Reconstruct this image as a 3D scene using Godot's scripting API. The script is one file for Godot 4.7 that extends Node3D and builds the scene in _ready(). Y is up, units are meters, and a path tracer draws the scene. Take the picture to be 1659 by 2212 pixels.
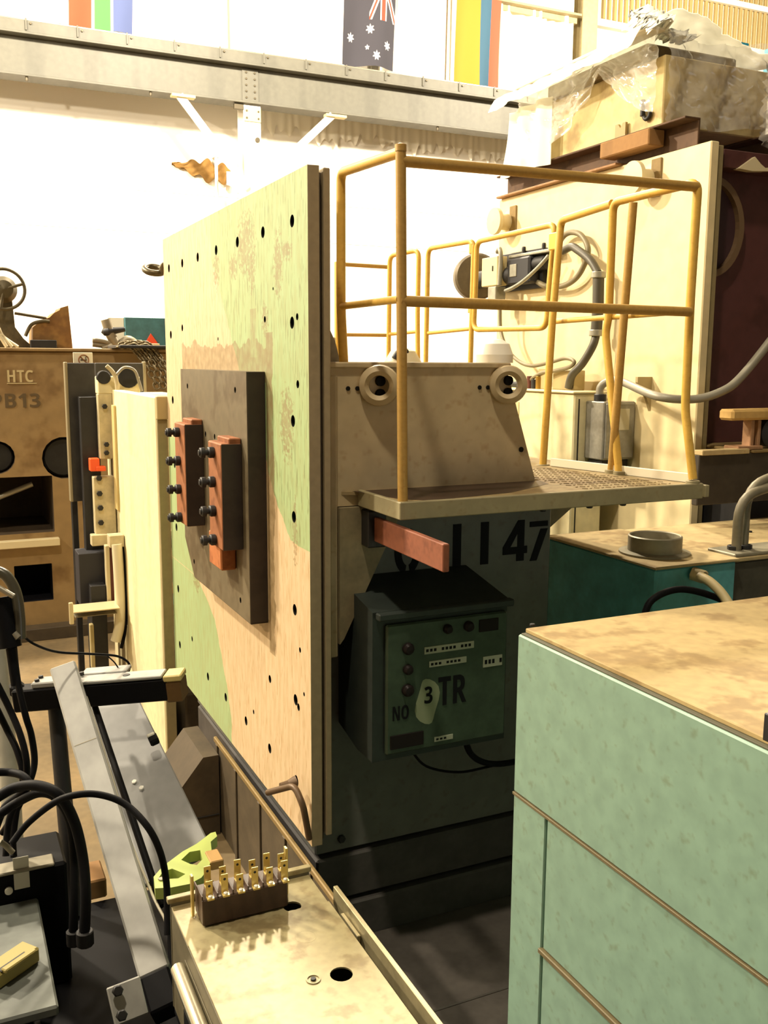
extends Node3D
# ---------- helpers ----------
var O := Vector3.ZERO            # base of the thing being built; meshes are stored relative to it
var mats := {}
var dirt: Array[ImageTexture] = []
var count_names := {}

func S() -> SurfaceTool:
	var st := SurfaceTool.new()
	st.begin(Mesh.PRIMITIVE_TRIANGLES)
	return st

func vtri(st: SurfaceTool, a: Vector3, b: Vector3, c: Vector3, na: Vector3, nb: Vector3, nc: Vector3) -> void:
	var n := (b - a).cross(c - a)
	if n.dot(na + nb + nc) > 0.0:
		st.set_normal(na); st.add_vertex(a - O)
		st.set_normal(nc); st.add_vertex(c - O)
		st.set_normal(nb); st.add_vertex(b - O)
	else:
		st.set_normal(na); st.add_vertex(a - O)
		st.set_normal(nb); st.add_vertex(b - O)
		st.set_normal(nc); st.add_vertex(c - O)

func ft(st: SurfaceTool, a: Vector3, b: Vector3, c: Vector3, out: Vector3) -> void:
	var n := (b - a).cross(c - a).normalized()
	if n.dot(out) < 0.0: n = -n
	vtri(st, a, b, c, n, n, n)

func fq(st: SurfaceTool, a: Vector3, b: Vector3, c: Vector3, d: Vector3, out: Vector3) -> void:
	ft(st, a, b, c, out); ft(st, a, c, d, out)

# box with chamfered edges
func bx(st: SurfaceTool, c: Vector3, s: Vector3, b := 0.004, r := Basis()) -> void:
	var h := s * 0.5
	b = minf(b, minf(h.x, minf(h.y, h.z)) * 0.6)
	var P := func(sx: float, sy: float, sz: float, ax: int) -> Vector3:
		var sg := Vector3(sx, sy, sz)
		var v := Vector3(sx * (h.x - b), sy * (h.y - b), sz * (h.z - b))
		v[ax] = sg[ax] * h[ax]
		return c + r * v
	for ax in 3:
		var u := (ax + 1) % 3
		var w := (ax + 2) % 3
		for s1 in [-1.0, 1.0]:
			var q: Array[Vector3] = []
			for k in [[-1.0, -1.0], [1.0, -1.0], [1.0, 1.0], [-1.0, 1.0]]:
				var g := Vector3.ZERO
				g[ax] = s1; g[u] = k[0]; g[w] = k[1]
				q.append(P.call(g.x, g.y, g.z, ax))
			var o := Vector3.ZERO
			o[ax] = s1
			fq(st, q[0], q[1], q[2], q[3], r * o)
			for s2 in [-1.0, 1.0]:
				var g1 := Vector3.ZERO
				g1[ax] = s1; g1[u] = s2; g1[w] = -1.0
				var g2 := g1
				g2[w] = 1.0
				var oo := Vector3.ZERO
				oo[ax] = s1; oo[u] = s2
				fq(st, P.call(g1.x, g1.y, g1.z, ax), P.call(g2.x, g2.y, g2.z, ax), P.call(g2.x, g2.y, g2.z, u), P.call(g1.x, g1.y, g1.z, u), r * oo)
	for sx in [-1.0, 1.0]:
		for sy in [-1.0, 1.0]:
			for sz in [-1.0, 1.0]:
				ft(st, P.call(sx, sy, sz, 0), P.call(sx, sy, sz, 1), P.call(sx, sy, sz, 2), r * Vector3(sx, sy, sz))

# box between two corners
func bb(st: SurfaceTool, a: Vector3, b: Vector3, bev := 0.004) -> void:
	bx(st, (a + b) * 0.5, (b - a).abs(), bev)

func tube(st: SurfaceTool, pts: Array, r: float, n := 10, closed := false) -> void:
	var m := pts.size()
	var rings := []
	var nr := []
	var nrm := Vector3.ZERO
	for i in m:
		var a: Vector3 = pts[(i - 1 + m) % m] if (closed or i > 0) else pts[i]
		var b: Vector3 = pts[(i + 1) % m] if (closed or i < m - 1) else pts[i]
		var t := (b - a).normalized()
		if nrm == Vector3.ZERO:
			nrm = t.cross(Vector3.UP if absf(t.y) < 0.9 else Vector3.RIGHT).normalized()
		else:
			nrm = (nrm - t * nrm.dot(t)).normalized()
		var bi := t.cross(nrm)
		var ring := []
		var nn := []
		for k in n:
			var an := TAU * k / n
			var d := nrm * cos(an) + bi * sin(an)
			ring.append(pts[i] + d * r); nn.append(d)
		rings.append(ring); nr.append(nn)
	for i in (m if closed else m - 1):
		var j := (i + 1) % m
		for k in n:
			var l := (k + 1) % n
			vtri(st, rings[i][k], rings[i][l], rings[j][l], nr[i][k], nr[i][l], nr[j][l])
			vtri(st, rings[i][k], rings[j][l], rings[j][k], nr[i][k], nr[j][l], nr[j][k])
	if not closed:
		for e in [0, m - 1]:
			var o: Vector3 = (pts[0] - pts[1]) if e == 0 else (pts[m - 1] - pts[m - 2])
			for k in range(1, n - 1):
				ft(st, rings[e][0], rings[e][k], rings[e][k + 1], o)

# soft curve through points (hoses)
func soft(p: Array, n := 7) -> Array:
	var out := []
	for i in p.size() - 1:
		var a: Vector3 = p[maxi(i - 1, 0)]
		var b: Vector3 = p[i]
		var c: Vector3 = p[i + 1]
		var d: Vector3 = p[mini(i + 2, p.size() - 1)]
		for k in n:
			out.append(b.cubic_interpolate(c, a, d, float(k) / n))
	out.append(p[p.size() - 1])
	return out

# rounded corners (bent pipe)
func bent(p: Array, rad := 0.06, n := 6) -> Array:
	var out := [p[0]]
	for i in range(1, p.size() - 1):
		var b: Vector3 = p[i]
		var a: Vector3 = p[i - 1]
		var c: Vector3 = p[i + 1]
		var l := minf(rad, minf(a.distance_to(b), c.distance_to(b)) * 0.45)
		var s := b + (a - b).normalized() * l
		var e := b + (c - b).normalized() * l
		for k in n + 1:
			var t := float(k) / n
			out.append(s.lerp(b, t).lerp(b.lerp(e, t), t))
	out.append(p[p.size() - 1])
	return out

# turned shape: profile of (radius, height) along an axis
func lathe(st: SurfaceTool, o: Vector3, axis: Vector3, prof: Array, n := 24) -> void:
	axis = axis.normalized()
	var u := axis.cross(Vector3.UP if absf(axis.y) < 0.9 else Vector3.RIGHT).normalized()
	var w := axis.cross(u)
	for i in prof.size() - 1:
		var p: Vector2 = prof[i]
		var q: Vector2 = prof[i + 1]
		var sl := Vector2(q.y - p.y, -(q.x - p.x)).normalized()
		for k in n:
			var d0 := u * cos(TAU * k / n) + w * sin(TAU * k / n)
			var d1 := u * cos(TAU * (k + 1) / n) + w * sin(TAU * (k + 1) / n)
			var n0 := d0 * sl.x + axis * sl.y
			var n1 := d1 * sl.x + axis * sl.y
			var a := o + d0 * p.x + axis * p.y
			var b := o + d1 * p.x + axis * p.y
			var c := o + d1 * q.x + axis * q.y
			var d := o + d0 * q.x + axis * q.y
			if p.x > 0.00001: vtri(st, a, b, c, n0, n1, n1)
			if q.x > 0.00001: vtri(st, a, c, d, n0, n1, n0)

func cyl(st: SurfaceTool, a: Vector3, b: Vector3, r: float, n := 20, ch := 0.1) -> void:
	var h := a.distance_to(b)
	var c := minf(r, h) * ch
	lathe(st, a, b - a, [Vector2(0, 0), Vector2(r - c, 0), Vector2(r, c), Vector2(r, h - c), Vector2(r - c, h), Vector2(0, h)], n)

# outline extruded along an axis: ax 0 -> (z, y), 1 -> (x, z), 2 -> (x, y)
func prism(st: SurfaceTool, poly: Array, ax: int, a0: float, a1: float) -> void:
	var pp := PackedVector2Array(poly)
	if Geometry2D.is_polygon_clockwise(pp): pp.reverse()
	var at := func(p: Vector2, d: float) -> Vector3:
		return Vector3(d, p.y, p.x) if ax == 0 else (Vector3(p.x, d, p.y) if ax == 1 else Vector3(p.x, p.y, d))
	var o := Vector3.ZERO
	o[ax] = signf(a1 - a0)
	var idx := Geometry2D.triangulate_polygon(pp)
	for i in range(0, idx.size(), 3):
		ft(st, at.call(pp[idx[i]], a0), at.call(pp[idx[i + 1]], a0), at.call(pp[idx[i + 2]], a0), -o)
		ft(st, at.call(pp[idx[i]], a1), at.call(pp[idx[i + 1]], a1), at.call(pp[idx[i + 2]], a1), o)
	for i in pp.size():
		var p := pp[i]
		var q := pp[(i + 1) % pp.size()]
		var e := q - p
		var out2 := Vector2(e.y, -e.x)
		var out3: Vector3 = at.call(out2, 0.0)
		fq(st, at.call(p, a0), at.call(q, a0), at.call(q, a1), at.call(p, a1), out3)

func mesh(st: SurfaceTool, m: Material) -> ArrayMesh:
	var am := st.commit()
	am.surface_set_material(0, m)
	return am

func put(parent: Node, called: String, st: SurfaceTool, m: Material) -> MeshInstance3D:
	var o := MeshInstance3D.new()
	o.name = called
	o.mesh = mesh(st, m)
	o.cast_shadow = GeometryInstance3D.SHADOW_CASTING_SETTING_ON
	parent.add_child(o, true)
	return o

func numbered(called: String) -> String:
	var k: int = count_names.get(called, 0)
	count_names[called] = k + 1
	return called if k == 0 else "%s_%03d" % [called, k]

# a thing: a node at its base whose children are its parts
func thing(called: String, label: String, cat: String, at: Vector3, group := "") -> Node3D:
	var o := Node3D.new()
	o.name = numbered(called)
	add_child(o, true)
	o.position = at
	O = at
	o.set_meta("label", label); o.set_meta("category", cat)
	if group: o.set_meta("group", group)
	return o

func struct(called: String) -> Node3D:
	var o := Node3D.new()
	o.name = called
	add_child(o, true)
	o.set_meta("kind", "structure")
	O = Vector3.ZERO
	return o

func pbox(parent: Node, called: String, m: Material, a: Vector3, b: Vector3, bev := 0.004) -> MeshInstance3D:
	var st := S()
	bb(st, a, b, bev)
	return put(parent, called, st, m)

func pbxr(parent: Node, called: String, m: Material, c: Vector3, s: Vector3, r: Basis, bev := 0.004) -> MeshInstance3D:
	var st := S()
	bx(st, c, s, bev, r)
	return put(parent, called, st, m)

func pcyl(parent: Node, called: String, m: Material, a: Vector3, b: Vector3, r: float, n := 20) -> MeshInstance3D:
	var st := S()
	cyl(st, a, b, r, n)
	return put(parent, called, st, m)

func ptube(parent: Node, called: String, m: Material, pts: Array, r: float, n := 10) -> MeshInstance3D:
	var st := S()
	tube(st, pts, r, n)
	return put(parent, called, st, m)

func pprism(parent: Node, called: String, m: Material, poly: Array, ax: int, a0: float, a1: float) -> MeshInstance3D:
	var st := S()
	prism(st, poly, ax, a0, a1)
	return put(parent, called, st, m)

func plathe(parent: Node, called: String, m: Material, o: Vector3, axis: Vector3, prof: Array, n := 28) -> MeshInstance3D:
	var st := S()
	lathe(st, o, axis, prof, n)
	return put(parent, called, st, m)

# basis whose z runs along d, y as near to up as it goes
func along(d: Vector3, up := Vector3.UP) -> Basis:
	var z := d.normalized()
	var x := up.cross(z).normalized()
	return Basis(x, z.cross(x), z)

# raised lettering that faces +z, fitted to a width and height
func words(parent: Node, called: String, m: Material, text: String, c: Vector3, w: float, h: float, turn := 0.0, mono := false) -> MeshInstance3D:
	var t := TextMesh.new()
	var f := SystemFont.new()
	f.font_names = PackedStringArray(["Droid Sans Mono" if mono else "Droid Sans"])
	f.font_weight = 700
	t.font = f; t.text = text; t.font_size = 48; t.pixel_size = 0.01; t.depth = 0.02; t.material = m
	var o := MeshInstance3D.new()
	o.name = called
	o.mesh = t
	var bbx := t.get_aabb()
	parent.add_child(o, true)
	o.scale = Vector3(w / bbx.size.x, h / bbx.size.y, 0.08)
	o.rotation.y = turn
	var off := bbx.get_center() * o.scale
	o.position = c - O - Basis(Vector3.UP, turn) * off
	return o

# thin cloth or film: a grid that bends, with both faces
func sheet(parent: Node, called: String, m: Material, nu: int, nv: int, fn: Callable, thick := 0.003) -> MeshInstance3D:
	var st := S()
	var P := []
	for j in nv + 1:
		for i in nu + 1:
			P.append(fn.call(float(i) / nu, float(j) / nv))
	var N := []
	for j in nv + 1:
		for i in nu + 1:
			var du: Vector3 = P[j * (nu + 1) + mini(i + 1, nu)] - P[j * (nu + 1) + maxi(i - 1, 0)]
			var dv: Vector3 = P[mini(j + 1, nv) * (nu + 1) + i] - P[maxi(j - 1, 0) * (nu + 1) + i]
			N.append(du.cross(dv).normalized())
	for side in [1.0, -1.0]:
		for j in nv:
			for i in nu:
				var k := [j * (nu + 1) + i, j * (nu + 1) + i + 1, (j + 1) * (nu + 1) + i + 1, (j + 1) * (nu + 1) + i]
				var uv := [Vector2(float(i) / nu, float(j) / nv), Vector2(float(i + 1) / nu, float(j) / nv), Vector2(float(i + 1) / nu, float(j + 1) / nv), Vector2(float(i) / nu, float(j + 1) / nv)]
				for t in [[0, 1, 2], [0, 2, 3]]:
					var tt: Array = t if side < 0 else [t[0], t[2], t[1]]
					for e in tt:
						st.set_normal(N[k[e]] * side)
						st.set_uv(uv[e])
						st.add_vertex(P[k[e]] + N[k[e]] * side * thick * 0.5 - O)
	return put(parent, called, st, m)

func M(id: String, col: String, rough := 0.6, metal := 0.0, d := -1, sc := 0.7) -> StandardMaterial3D:
	if mats.has(id): return mats[id]
	var m := StandardMaterial3D.new()
	m.resource_name = id
	m.albedo_color = Color(col)
	m.roughness = rough
	m.metallic = metal
	if d >= 0:
		m.albedo_texture = dirt[d]
		m.uv1_triplanar = true
		m.uv1_world_triplanar = true
		m.uv1_scale = Vector3.ONE * sc
	if m.albedo_color.get_luminance() < 0.12 and metal < 0.5: m.metallic_specular = 0.25
	mats[id] = m
	return m

func noise(sd: int, fr: float, oct := 4) -> FastNoiseLite:
	var f := FastNoiseLite.new()
	f.seed = sd; f.frequency = fr; f.fractal_octaves = oct
	return f

# wear patterns that tint a base colour: 0 fine grime, 1 blotches, 2 vertical runs, 3 chips and specks, 4 concrete
func make_dirt() -> void:
	for k in 5:
		var n := 256
		var a := noise(11 + k, [0.03, 0.012, 0.02, 0.05, 0.015][k], 5).get_seamless_image(n, n)
		var b := noise(31 + k, [0.15, 0.06, 0.08, 0.11, 0.2][k], 4).get_seamless_image(n, n)
		var im := Image.create(n, n, false, Image.FORMAT_RGB8)
		for y in n:
			for x in n:
				var p := a.get_pixel(x, y).r
				var q := b.get_pixel(x, y).r
				var v := 1.0
				var warm := 0.0
				if k == 0:
					v = 0.86 + 0.2 * p - 0.08 * q
				elif k == 1:
					var s := smoothstep(0.5, 0.75, p * 0.75 + q * 0.25)
					v = 1.0 - 0.12 * s - 0.1 * q; warm = 0.08 * s
				elif k == 2:
					var r := a.get_pixel(x, y / 6).r
					v = 1.0 - 0.07 * smoothstep(0.45, 0.8, r) - 0.08 * q
				elif k == 3:
					var s := smoothstep(0.6, 0.85, q * 0.8 + p * 0.2)
					v = 0.9 + 0.1 * p - 0.08 * s; warm = 0.08 * s
				else:
					v = 0.78 + 0.3 * p - 0.12 * q; warm = 0.05 * p
				v = clampf(v, 0.0, 1.0)
				im.set_pixel(x, y, Color(v, v * (1.0 - warm * 0.5), v * (1.0 - warm)))
		im.generate_mipmaps()
		dirt.append(ImageTexture.create_from_image(im))

func subtract(parent: CSGShape3D, a: Vector3, b: Vector3, r: float, m: Material) -> void:
	var c := CSGCylinder3D.new()
	c.name = "bore"
	c.operation = CSGShape3D.OPERATION_SUBTRACTION
	c.radius = r; c.height = a.distance_to(b); c.sides = 18
	c.material = m
	parent.add_child(c, true)
	var d := (b - a).normalized()
	var x := d.cross(Vector3.UP if absf(d.y) < 0.9 else Vector3.RIGHT).normalized()
	c.transform = Transform3D(Basis(x, d, x.cross(d)), (a + b) * 0.5 - O)

func csg(parent: Node, called: String, m: ArrayMesh) -> CSGMesh3D:
	var c := CSGMesh3D.new()
	c.name = called
	c.mesh = m
	parent.add_child(c, true)
	return c

func cut_poly(parent: CSGShape3D, poly: Array, y0: float, y1: float, m: Material) -> void:
	var st := S()
	prism(st, poly, 1, y0, y1)
	var c := csg(parent, "cutout", mesh(st, m))
	c.operation = CSGShape3D.OPERATION_SUBTRACTION

func bolt(parent: Node, called: String, m: Material, p: Vector3, d: Vector3, r: float, h: float) -> void:
	var st := S()
	lathe(st, p, d, [Vector2(0, 0), Vector2(r, 0), Vector2(r, h * 0.8), Vector2(r * 0.8, h), Vector2(0, h)], 6)
	put(parent, called, st, m)

func lamp(x: float, y: float, z: float, e: float, col: Color, label: String) -> void:
	var t := thing("high_bay_lamp", label, "lamp", Vector3(x, y, z), "high bay lamps under the roof")
	plathe(t, "reflector", M("lamp_shell", "8f8f8a", 0.4, 0.8), Vector3(x, y, z), Vector3.UP, [Vector2(0.3, 0.0), Vector2(0.26, 0.12), Vector2(0.1, 0.3), Vector2(0.08, 0.5), Vector2(0, 0.5)])
	ptube(t, "hanger", M("lamp_shell", "8f8f8a"), [Vector3(x, y + 0.5, z), Vector3(x, 11.0, z)], 0.015, 8)
	var gm := M("lamp_glow", "fff2d8")
	gm.emission_enabled = true; gm.emission = Color("fff0d2"); gm.emission_energy_multiplier = 3.0
	plathe(t, "diffuser", gm, Vector3(x, y + 0.02, z), Vector3.DOWN, [Vector2(0, -0.01), Vector2(0.26, -0.01), Vector2(0.26, 0.0), Vector2(0, 0.02)])
	var l := OmniLight3D.new()
	l.name = "bulb_light"
	l.light_color = col; l.light_energy = e; l.omni_range = 45.0; l.omni_attenuation = 2.0; l.light_size = 0.25; l.shadow_enabled = true
	t.add_child(l)
	l.position = Vector3(0, -0.1, 0)

func _ready() -> void:
	# camera
	var cam := Camera3D.new()
	cam.name = "camera"
	cam.basis = Basis(Vector3(0.90633, 0.00547, 0.42254), Vector3(0.06144, 0.98759, -0.14455), Vector3(-0.41808, 0.15697, 0.89474)).orthonormalized()
	cam.position = Vector3(0, 2.25, 0)
	cam.fov = 56.58
	cam.near = 0.05; cam.far = 120.0
	add_child(cam)
	cam.current = true
	# air and exposure
	var we := WorldEnvironment.new()
	we.name = "world"
	var env := Environment.new()
	env.background_mode = Environment.BG_COLOR
	env.background_color = Color(0.55, 0.62, 0.7)
	env.tonemap_mode = Environment.TONE_MAPPER_LINEAR
	env.tonemap_exposure = 0.335
	env.sdfgi_enabled = true; env.ssao_enabled = true; env.ssil_enabled = true
	we.environment = env
	add_child(we)
	make_dirt()
	# large lights: high bay lamps near the back wall and over the left aisle, plus a made-up cool fill behind the camera
	var warm := Color("fff0d6")
	lamp(-3.5, 8.0, -9.6, 540.0, warm, "high bay lamp over the far left corner of the hall")
	lamp(3.5, 8.2, -9.6, 330.0, warm, "high bay lamp above the middle of the crane beam")
	lamp(11.0, 8.2, -9.6, 400.0, warm, "high bay lamp near the ribbed window of the back wall")
	lamp(-5.5, 7.6, -6.4, 240.0, warm, "high bay lamp over the left aisle beside the presses")
	lamp(-1.0, 10.2, -0.6, 150.0, warm, "high bay lamp above the near end of the left aisle")
	var al := AreaLight3D.new()
	al.name = "added_cool_fill"
	al.area_size = Vector2(5.0, 4.2)
	al.light_color = Color("b9d4ff"); al.light_energy = 0.15; al.area_range = 60.0; al.shadow_enabled = true
	add_child(al)
	al.position = Vector3(4.0, 2.4, 8.6)
	build_hall()
	build_wall_dressing()
	build_far_left()
	build_far_right()
	build_press()
	build_platform()
	build_right_front()
	build_left_front()

func build_hall() -> void:
	var conc := M("concrete", "84714f", 0.7, 0.0, 4, 0.35)
	var white := M("white_wall", "f6f1e6", 0.7)
	var grey := M("roof_metal", "5f5b52", 0.6, 0.0, 2, 0.3)
	var side := M("side_wall", "8b8474", 0.7, 0.0, 0, 0.3)
	var f := struct("floor")
	pbox(f, "concrete_slab", conc, Vector3(-10, -0.3, -15.4), Vector3(20, 0, 9.4), 0.01)
	var w := struct("wall_back")
	pbox(w, "wall_panel", white, Vector3(-10, 0, -15.3), Vector3(20, 11.3, -15.0), 0.01)
	# sheeting joints: flat cover strips along the wall
	for y in [1.4, 4.15, 4.75]:
		pbox(w, "joint_strip", white, Vector3(-10, y, -15.0), Vector3(20, y + 0.06, -14.992), 0.002)
	var l := struct("wall_left")
	pbox(l, "wall_panel", side, Vector3(-10.3, 0, -15.3), Vector3(-10, 11.3, 9.4), 0.01)
	var r := struct("wall_right")
	pbox(r, "wall_panel", side, Vector3(20, 0, -15.3), Vector3(20.3, 11.3, 9.4), 0.01)
	var c := struct("ceiling")
	pbox(c, "roof_deck", grey, Vector3(-10.3, 11.0, -15.3), Vector3(20.3, 11.3, 9.4), 0.01)
	for z in [-13.0, -8.0, -3.0, 2.0, 7.0]:
		pbox(c, "roof_beam", grey, Vector3(-10, 10.6, z - 0.1), Vector3(20, 11.0, z + 0.1), 0.01)
	# front wall; its opening and glowing panel are added as a cool fill
	var fr := struct("wall_front")
	pbox(fr, "wall_panel", M("front_wall", "4a4842", 0.8, 0.0, 0, 0.3), Vector3(-10, 0, 9.0), Vector3(1.5, 11.0, 9.3), 0.01)
	pbox(fr, "wall_panel", M("front_wall", "4a4842"), Vector3(6.5, 0, 9.0), Vector3(20, 11.0, 9.3), 0.01)
	pbox(fr, "wall_panel", M("front_wall", "4a4842"), Vector3(1.5, 4.5, 9.0), Vector3(6.5, 11.0, 9.3), 0.01)
	var d := struct("door_1")
	var glow_pane := M("added_cool_fill", "c8dcff")
	glow_pane.emission_enabled = true; glow_pane.emission = Color("b9d4ff"); glow_pane.emission_energy_multiplier = 0.15
	pbox(d, "added_glow_panel", glow_pane, Vector3(1.5, 0, 9.1), Vector3(6.5, 4.5, 9.15), 0.002)
	# building column beside the ribbed window
	var col := struct("column_1")
	var cm := M("column_paint", "a89a74", 0.6, 0.0, 2, 0.5)
	pbox(col, "flange", cm, Vector3(10.66, 0, -14.72), Vector3(10.98, 11, -14.69))
	pbox(col, "web", cm, Vector3(10.80, 0, -14.98), Vector3(10.84, 11, -14.72))
	pbox(col, "flange", cm, Vector3(10.66, 0, -15.0), Vector3(10.98, 11, -14.98))
	var g := struct("trim_1")
	pbox(g, "wall_girt", cm, Vector3(8.9, 8.15, -14.98), Vector3(10.66, 8.3, -14.85))
	pbox(g, "wall_girt", cm, Vector3(8.9, 8.24, -14.85), Vector3(10.66, 8.28, -14.72))
	# ribbed window panels in the upper right of the back wall
	var win := struct("window_1")
	var pane := M("ribbed_panel", "fff7e0", 0.5)
	pane.backlight_enabled = true; pane.backlight = Color(0.3, 0.3, 0.28)
	pbox(win, "translucent_sheet", pane, Vector3(11.15, 8.32, -14.99), Vector3(20.0, 10.9, -14.97), 0.002)
	var ribm := M("rib_paint", "a08a58", 0.6)
	var x := 11.25
	while x < 17.2:
		pbox(win, "rib", ribm, Vector3(x, 8.34, -14.97), Vector3(x + 0.055, 10.9, -14.9), 0.006)
		x += 0.125
	var wh := M("white_paint", "f3efe0", 0.5)
	pbox(win, "sill", wh, Vector3(11.1, 8.2, -15.0), Vector3(20.0, 8.32, -14.86))
	pbox(win, "crossbar", wh, Vector3(11.1, 9.0, -14.92), Vector3(20.0, 9.1, -14.84))

func flag_cloth(t: Node3D, m: Material, x0: float, x1: float, y0: float, y1: float, z: float, ph: float) -> void:
	sheet(t, "cloth", m, 18, 22, func(u: float, v: float) -> Vector3:
		var a := 0.02 + 0.03 * v
		return Vector3(lerpf(x0, x1, u) + 0.02 * sin(v * 3.0 + ph), lerpf(y1, y0, v) - 0.02 * sin(u * 5.0 + ph), z + a * sin(u * 8.0 + ph + v * 1.5)))

func star(im: Image, cx: float, cy: float, r: float, n: int) -> void:
	for y in range(int(cy - r) - 1, int(cy + r) + 2):
		for x in range(int(cx - r) - 1, int(cx + r) + 2):
			var d := Vector2(x - cx, y - cy)
			var k := fposmod(atan2(d.x, -d.y), TAU / n) / (TAU / n)
			var edge := r * lerpf(1.0, 0.45, 1.0 - absf(k * 2.0 - 1.0))
			if d.length() <= edge and x >= 0 and y >= 0 and x < im.get_width() and y < im.get_height():
				im.set_pixel(x, y, Color("f4efe4"))

func img_mat(id: String, im: Image, rough := 0.8) -> StandardMaterial3D:
	var m := M(id, "ffffff", rough)
	im.generate_mipmaps()
	m.albedo_texture = ImageTexture.create_from_image(im)
	return m

func build_wall_dressing() -> void:
	var zb := -14.4
	var steel := M("beam_grey", "67655a", 0.55, 0.0, 2, 0.4)
	var white := M("white_wall", "f4efe2")
	# crane runway: deep web, bottom flange, cap channel with rail clips, bolted splice
	var t := thing("crane_beam", "long grey crane runway beam running across the white back wall", "beam", Vector3(2.0, 5.99, zb))
	pbox(t, "web", steel, Vector3(-9.9, 6.02, -14.43), Vector3(14.0, 6.52, -14.40), 0.004)
	pbox(t, "bottom_flange", steel, Vector3(-9.9, 5.99, -14.58), Vector3(14.0, 6.02, -14.25), 0.004)
	pbox(t, "top_flange", steel, Vector3(-9.9, 6.52, -14.60), Vector3(14.0, 6.55, -14.24), 0.004)
	pbox(t, "cap_channel", steel, Vector3(-9.9, 6.55, -14.62), Vector3(14.0, 6.70, -14.27), 0.006)
	pbox(t, "crane_rail", M("rail_steel", "8d8878", 0.4, 0.6), Vector3(-9.9, 6.70, -14.46), Vector3(14.0, 6.75, -14.38), 0.006)
	for i in 14:
		var x := 0.7 + i * 0.66
		pbox(t, "clip", steel, Vector3(x, 6.57, -14.27), Vector3(x + 0.02, 6.72, -14.25), 0.002)
		bolt(t, "bolt", M("bolt_dark", "5b5342", 0.5, 0.5), Vector3(x + 0.07, 6.66, -14.27), Vector3.BACK, 0.016, 0.02)
	var sp := pbox(t, "splice_plate", steel, Vector3(4.37, 6.05, -14.40), Vector3(4.62, 6.5, -14.385), 0.003)
	for i in 5:
		for j in 2:
			bolt(sp, "bolt", M("bolt_dark", "5b5342"), Vector3(4.43 + j * 0.13, 6.1 + i * 0.088, -14.385), Vector3.BACK, 0.016, 0.014)
	for x in [1.35, 3.0, 5.9, 7.6]:
		bolt(t, "bolt", M("bolt_dark", "5b5342"), Vector3(x, 5.99, -14.3), Vector3.DOWN, 0.02, 0.06)
	# white column that carries the beam, with braces
	var c := thing("crane_column", "white steel column under the splice of the grey crane beam", "column", Vector3(4.5, 0, -14.45))
	pbox(c, "front_flange", white, Vector3(4.36, 0, -14.33), Vector3(4.62, 5.97, -14.30))
	pbox(c, "web", white, Vector3(4.48, 0, -14.6), Vector3(4.51, 5.97, -14.33))
	pbox(c, "rear_flange", white, Vector3(4.36, 0, -14.63), Vector3(4.62, 5.97, -14.60))
	var cap := pbox(c, "cap_plate", M("cap_plate", "cdb98a", 0.6), Vector3(4.36, 5.74, -14.30), Vector3(4.62, 5.95, -14.285))
	for i in 4:
		bolt(cap, "bolt", M("bolt_dark", "5b5342"), Vector3(4.40 + (i % 2) * 0.18, 5.79 + (i / 2) * 0.1, -14.285), Vector3.BACK, 0.014, 0.014)
	pcyl(c, "pulley_bolt", M("bolt_dark", "5b5342"), Vector3(4.56, 5.49, -14.30), Vector3(4.56, 5.49, -14.27), 0.035)
	pbox(c, "knee_plate", M("bolt_dark", "5b5342"), Vector3(4.22, 5.9, -14.36), Vector3(4.36, 5.98, -14.3))
	for b in [[Vector3(3.40, 5.98, -14.26), Vector3(4.40, 4.78, -14.26), "brace running down left from the crane beam to the white column"], [Vector3(5.75, 5.96, -14.26), Vector3(4.62, 4.9, -14.26), "brace running down right from the crane beam behind the tall plate"]]:
		var q := thing("knee_brace", "white diagonal " + b[2], "brace", b[1])
		var r := along(b[1] - b[0], Vector3.BACK)
		var L: float = b[0].distance_to(b[1])
		pbxr(q, "strut", white, (b[0] + b[1]) * 0.5, Vector3(0.11, 0.05, L), r)
		pbox(q, "foot_plate", M("cap_plate", "cdb98a"), b[0] + Vector3(-0.12, -0.03, -0.06), b[0] + Vector3(0.22, 0.01, 0.06))
	# sheeting hung in pleats on the wall, above and below the beam
	var film := M("wall_film", "f4eedd", 0.6)
	var s1 := thing("wall_sheeting", "pleated white plastic sheeting hanging on the wall behind the flags", "plastic sheet", Vector3(8.5, 6.7, -14.95))
	sheet(s1, "film", film, 150, 12, func(u: float, v: float) -> Vector3:
		var x := lerpf(6.6, 10.6, u)
		return Vector3(x + 0.12 * v * sin(u * 9.0), lerpf(10.9, 6.3, v), -14.9 + 0.035 * sin(u * 150.0 + 2.0 * sin(u * 31.0)) + 0.05 * sin(u * 40.0 + v * 2.0)))
	var s2 := thing("wall_sheeting", "ragged fringe of pleated plastic sheeting below the crane beam", "plastic sheet", Vector3(7.6, 5.7, -14.95))
	sheet(s2, "film", film, 260, 8, func(u: float, v: float) -> Vector3:
		var x := lerpf(4.85, 10.3, u)
		var low := 5.78 + 0.10 * sin(u * 170.0) * sin(u * 47.0) + 0.05 * sin(u * 23.0)
		return Vector3(x + 0.02 * v * sin(u * 70.0), lerpf(6.4, low, v), -14.965 + 0.010 * sin(u * 230.0 + 2.0 * sin(u * 71.0)) * (0.4 + v)))
	# torn place in the wall lining with a white pipe across it
	var h := thing("torn_lining", "torn brown insulation showing through the white wall left of the diagonal brace", "insulation", Vector3(4.0, 4.95, -14.97))
	var ins := M("insulation", "8d6a35", 0.95, 0.0, 3, 1.4)
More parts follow.
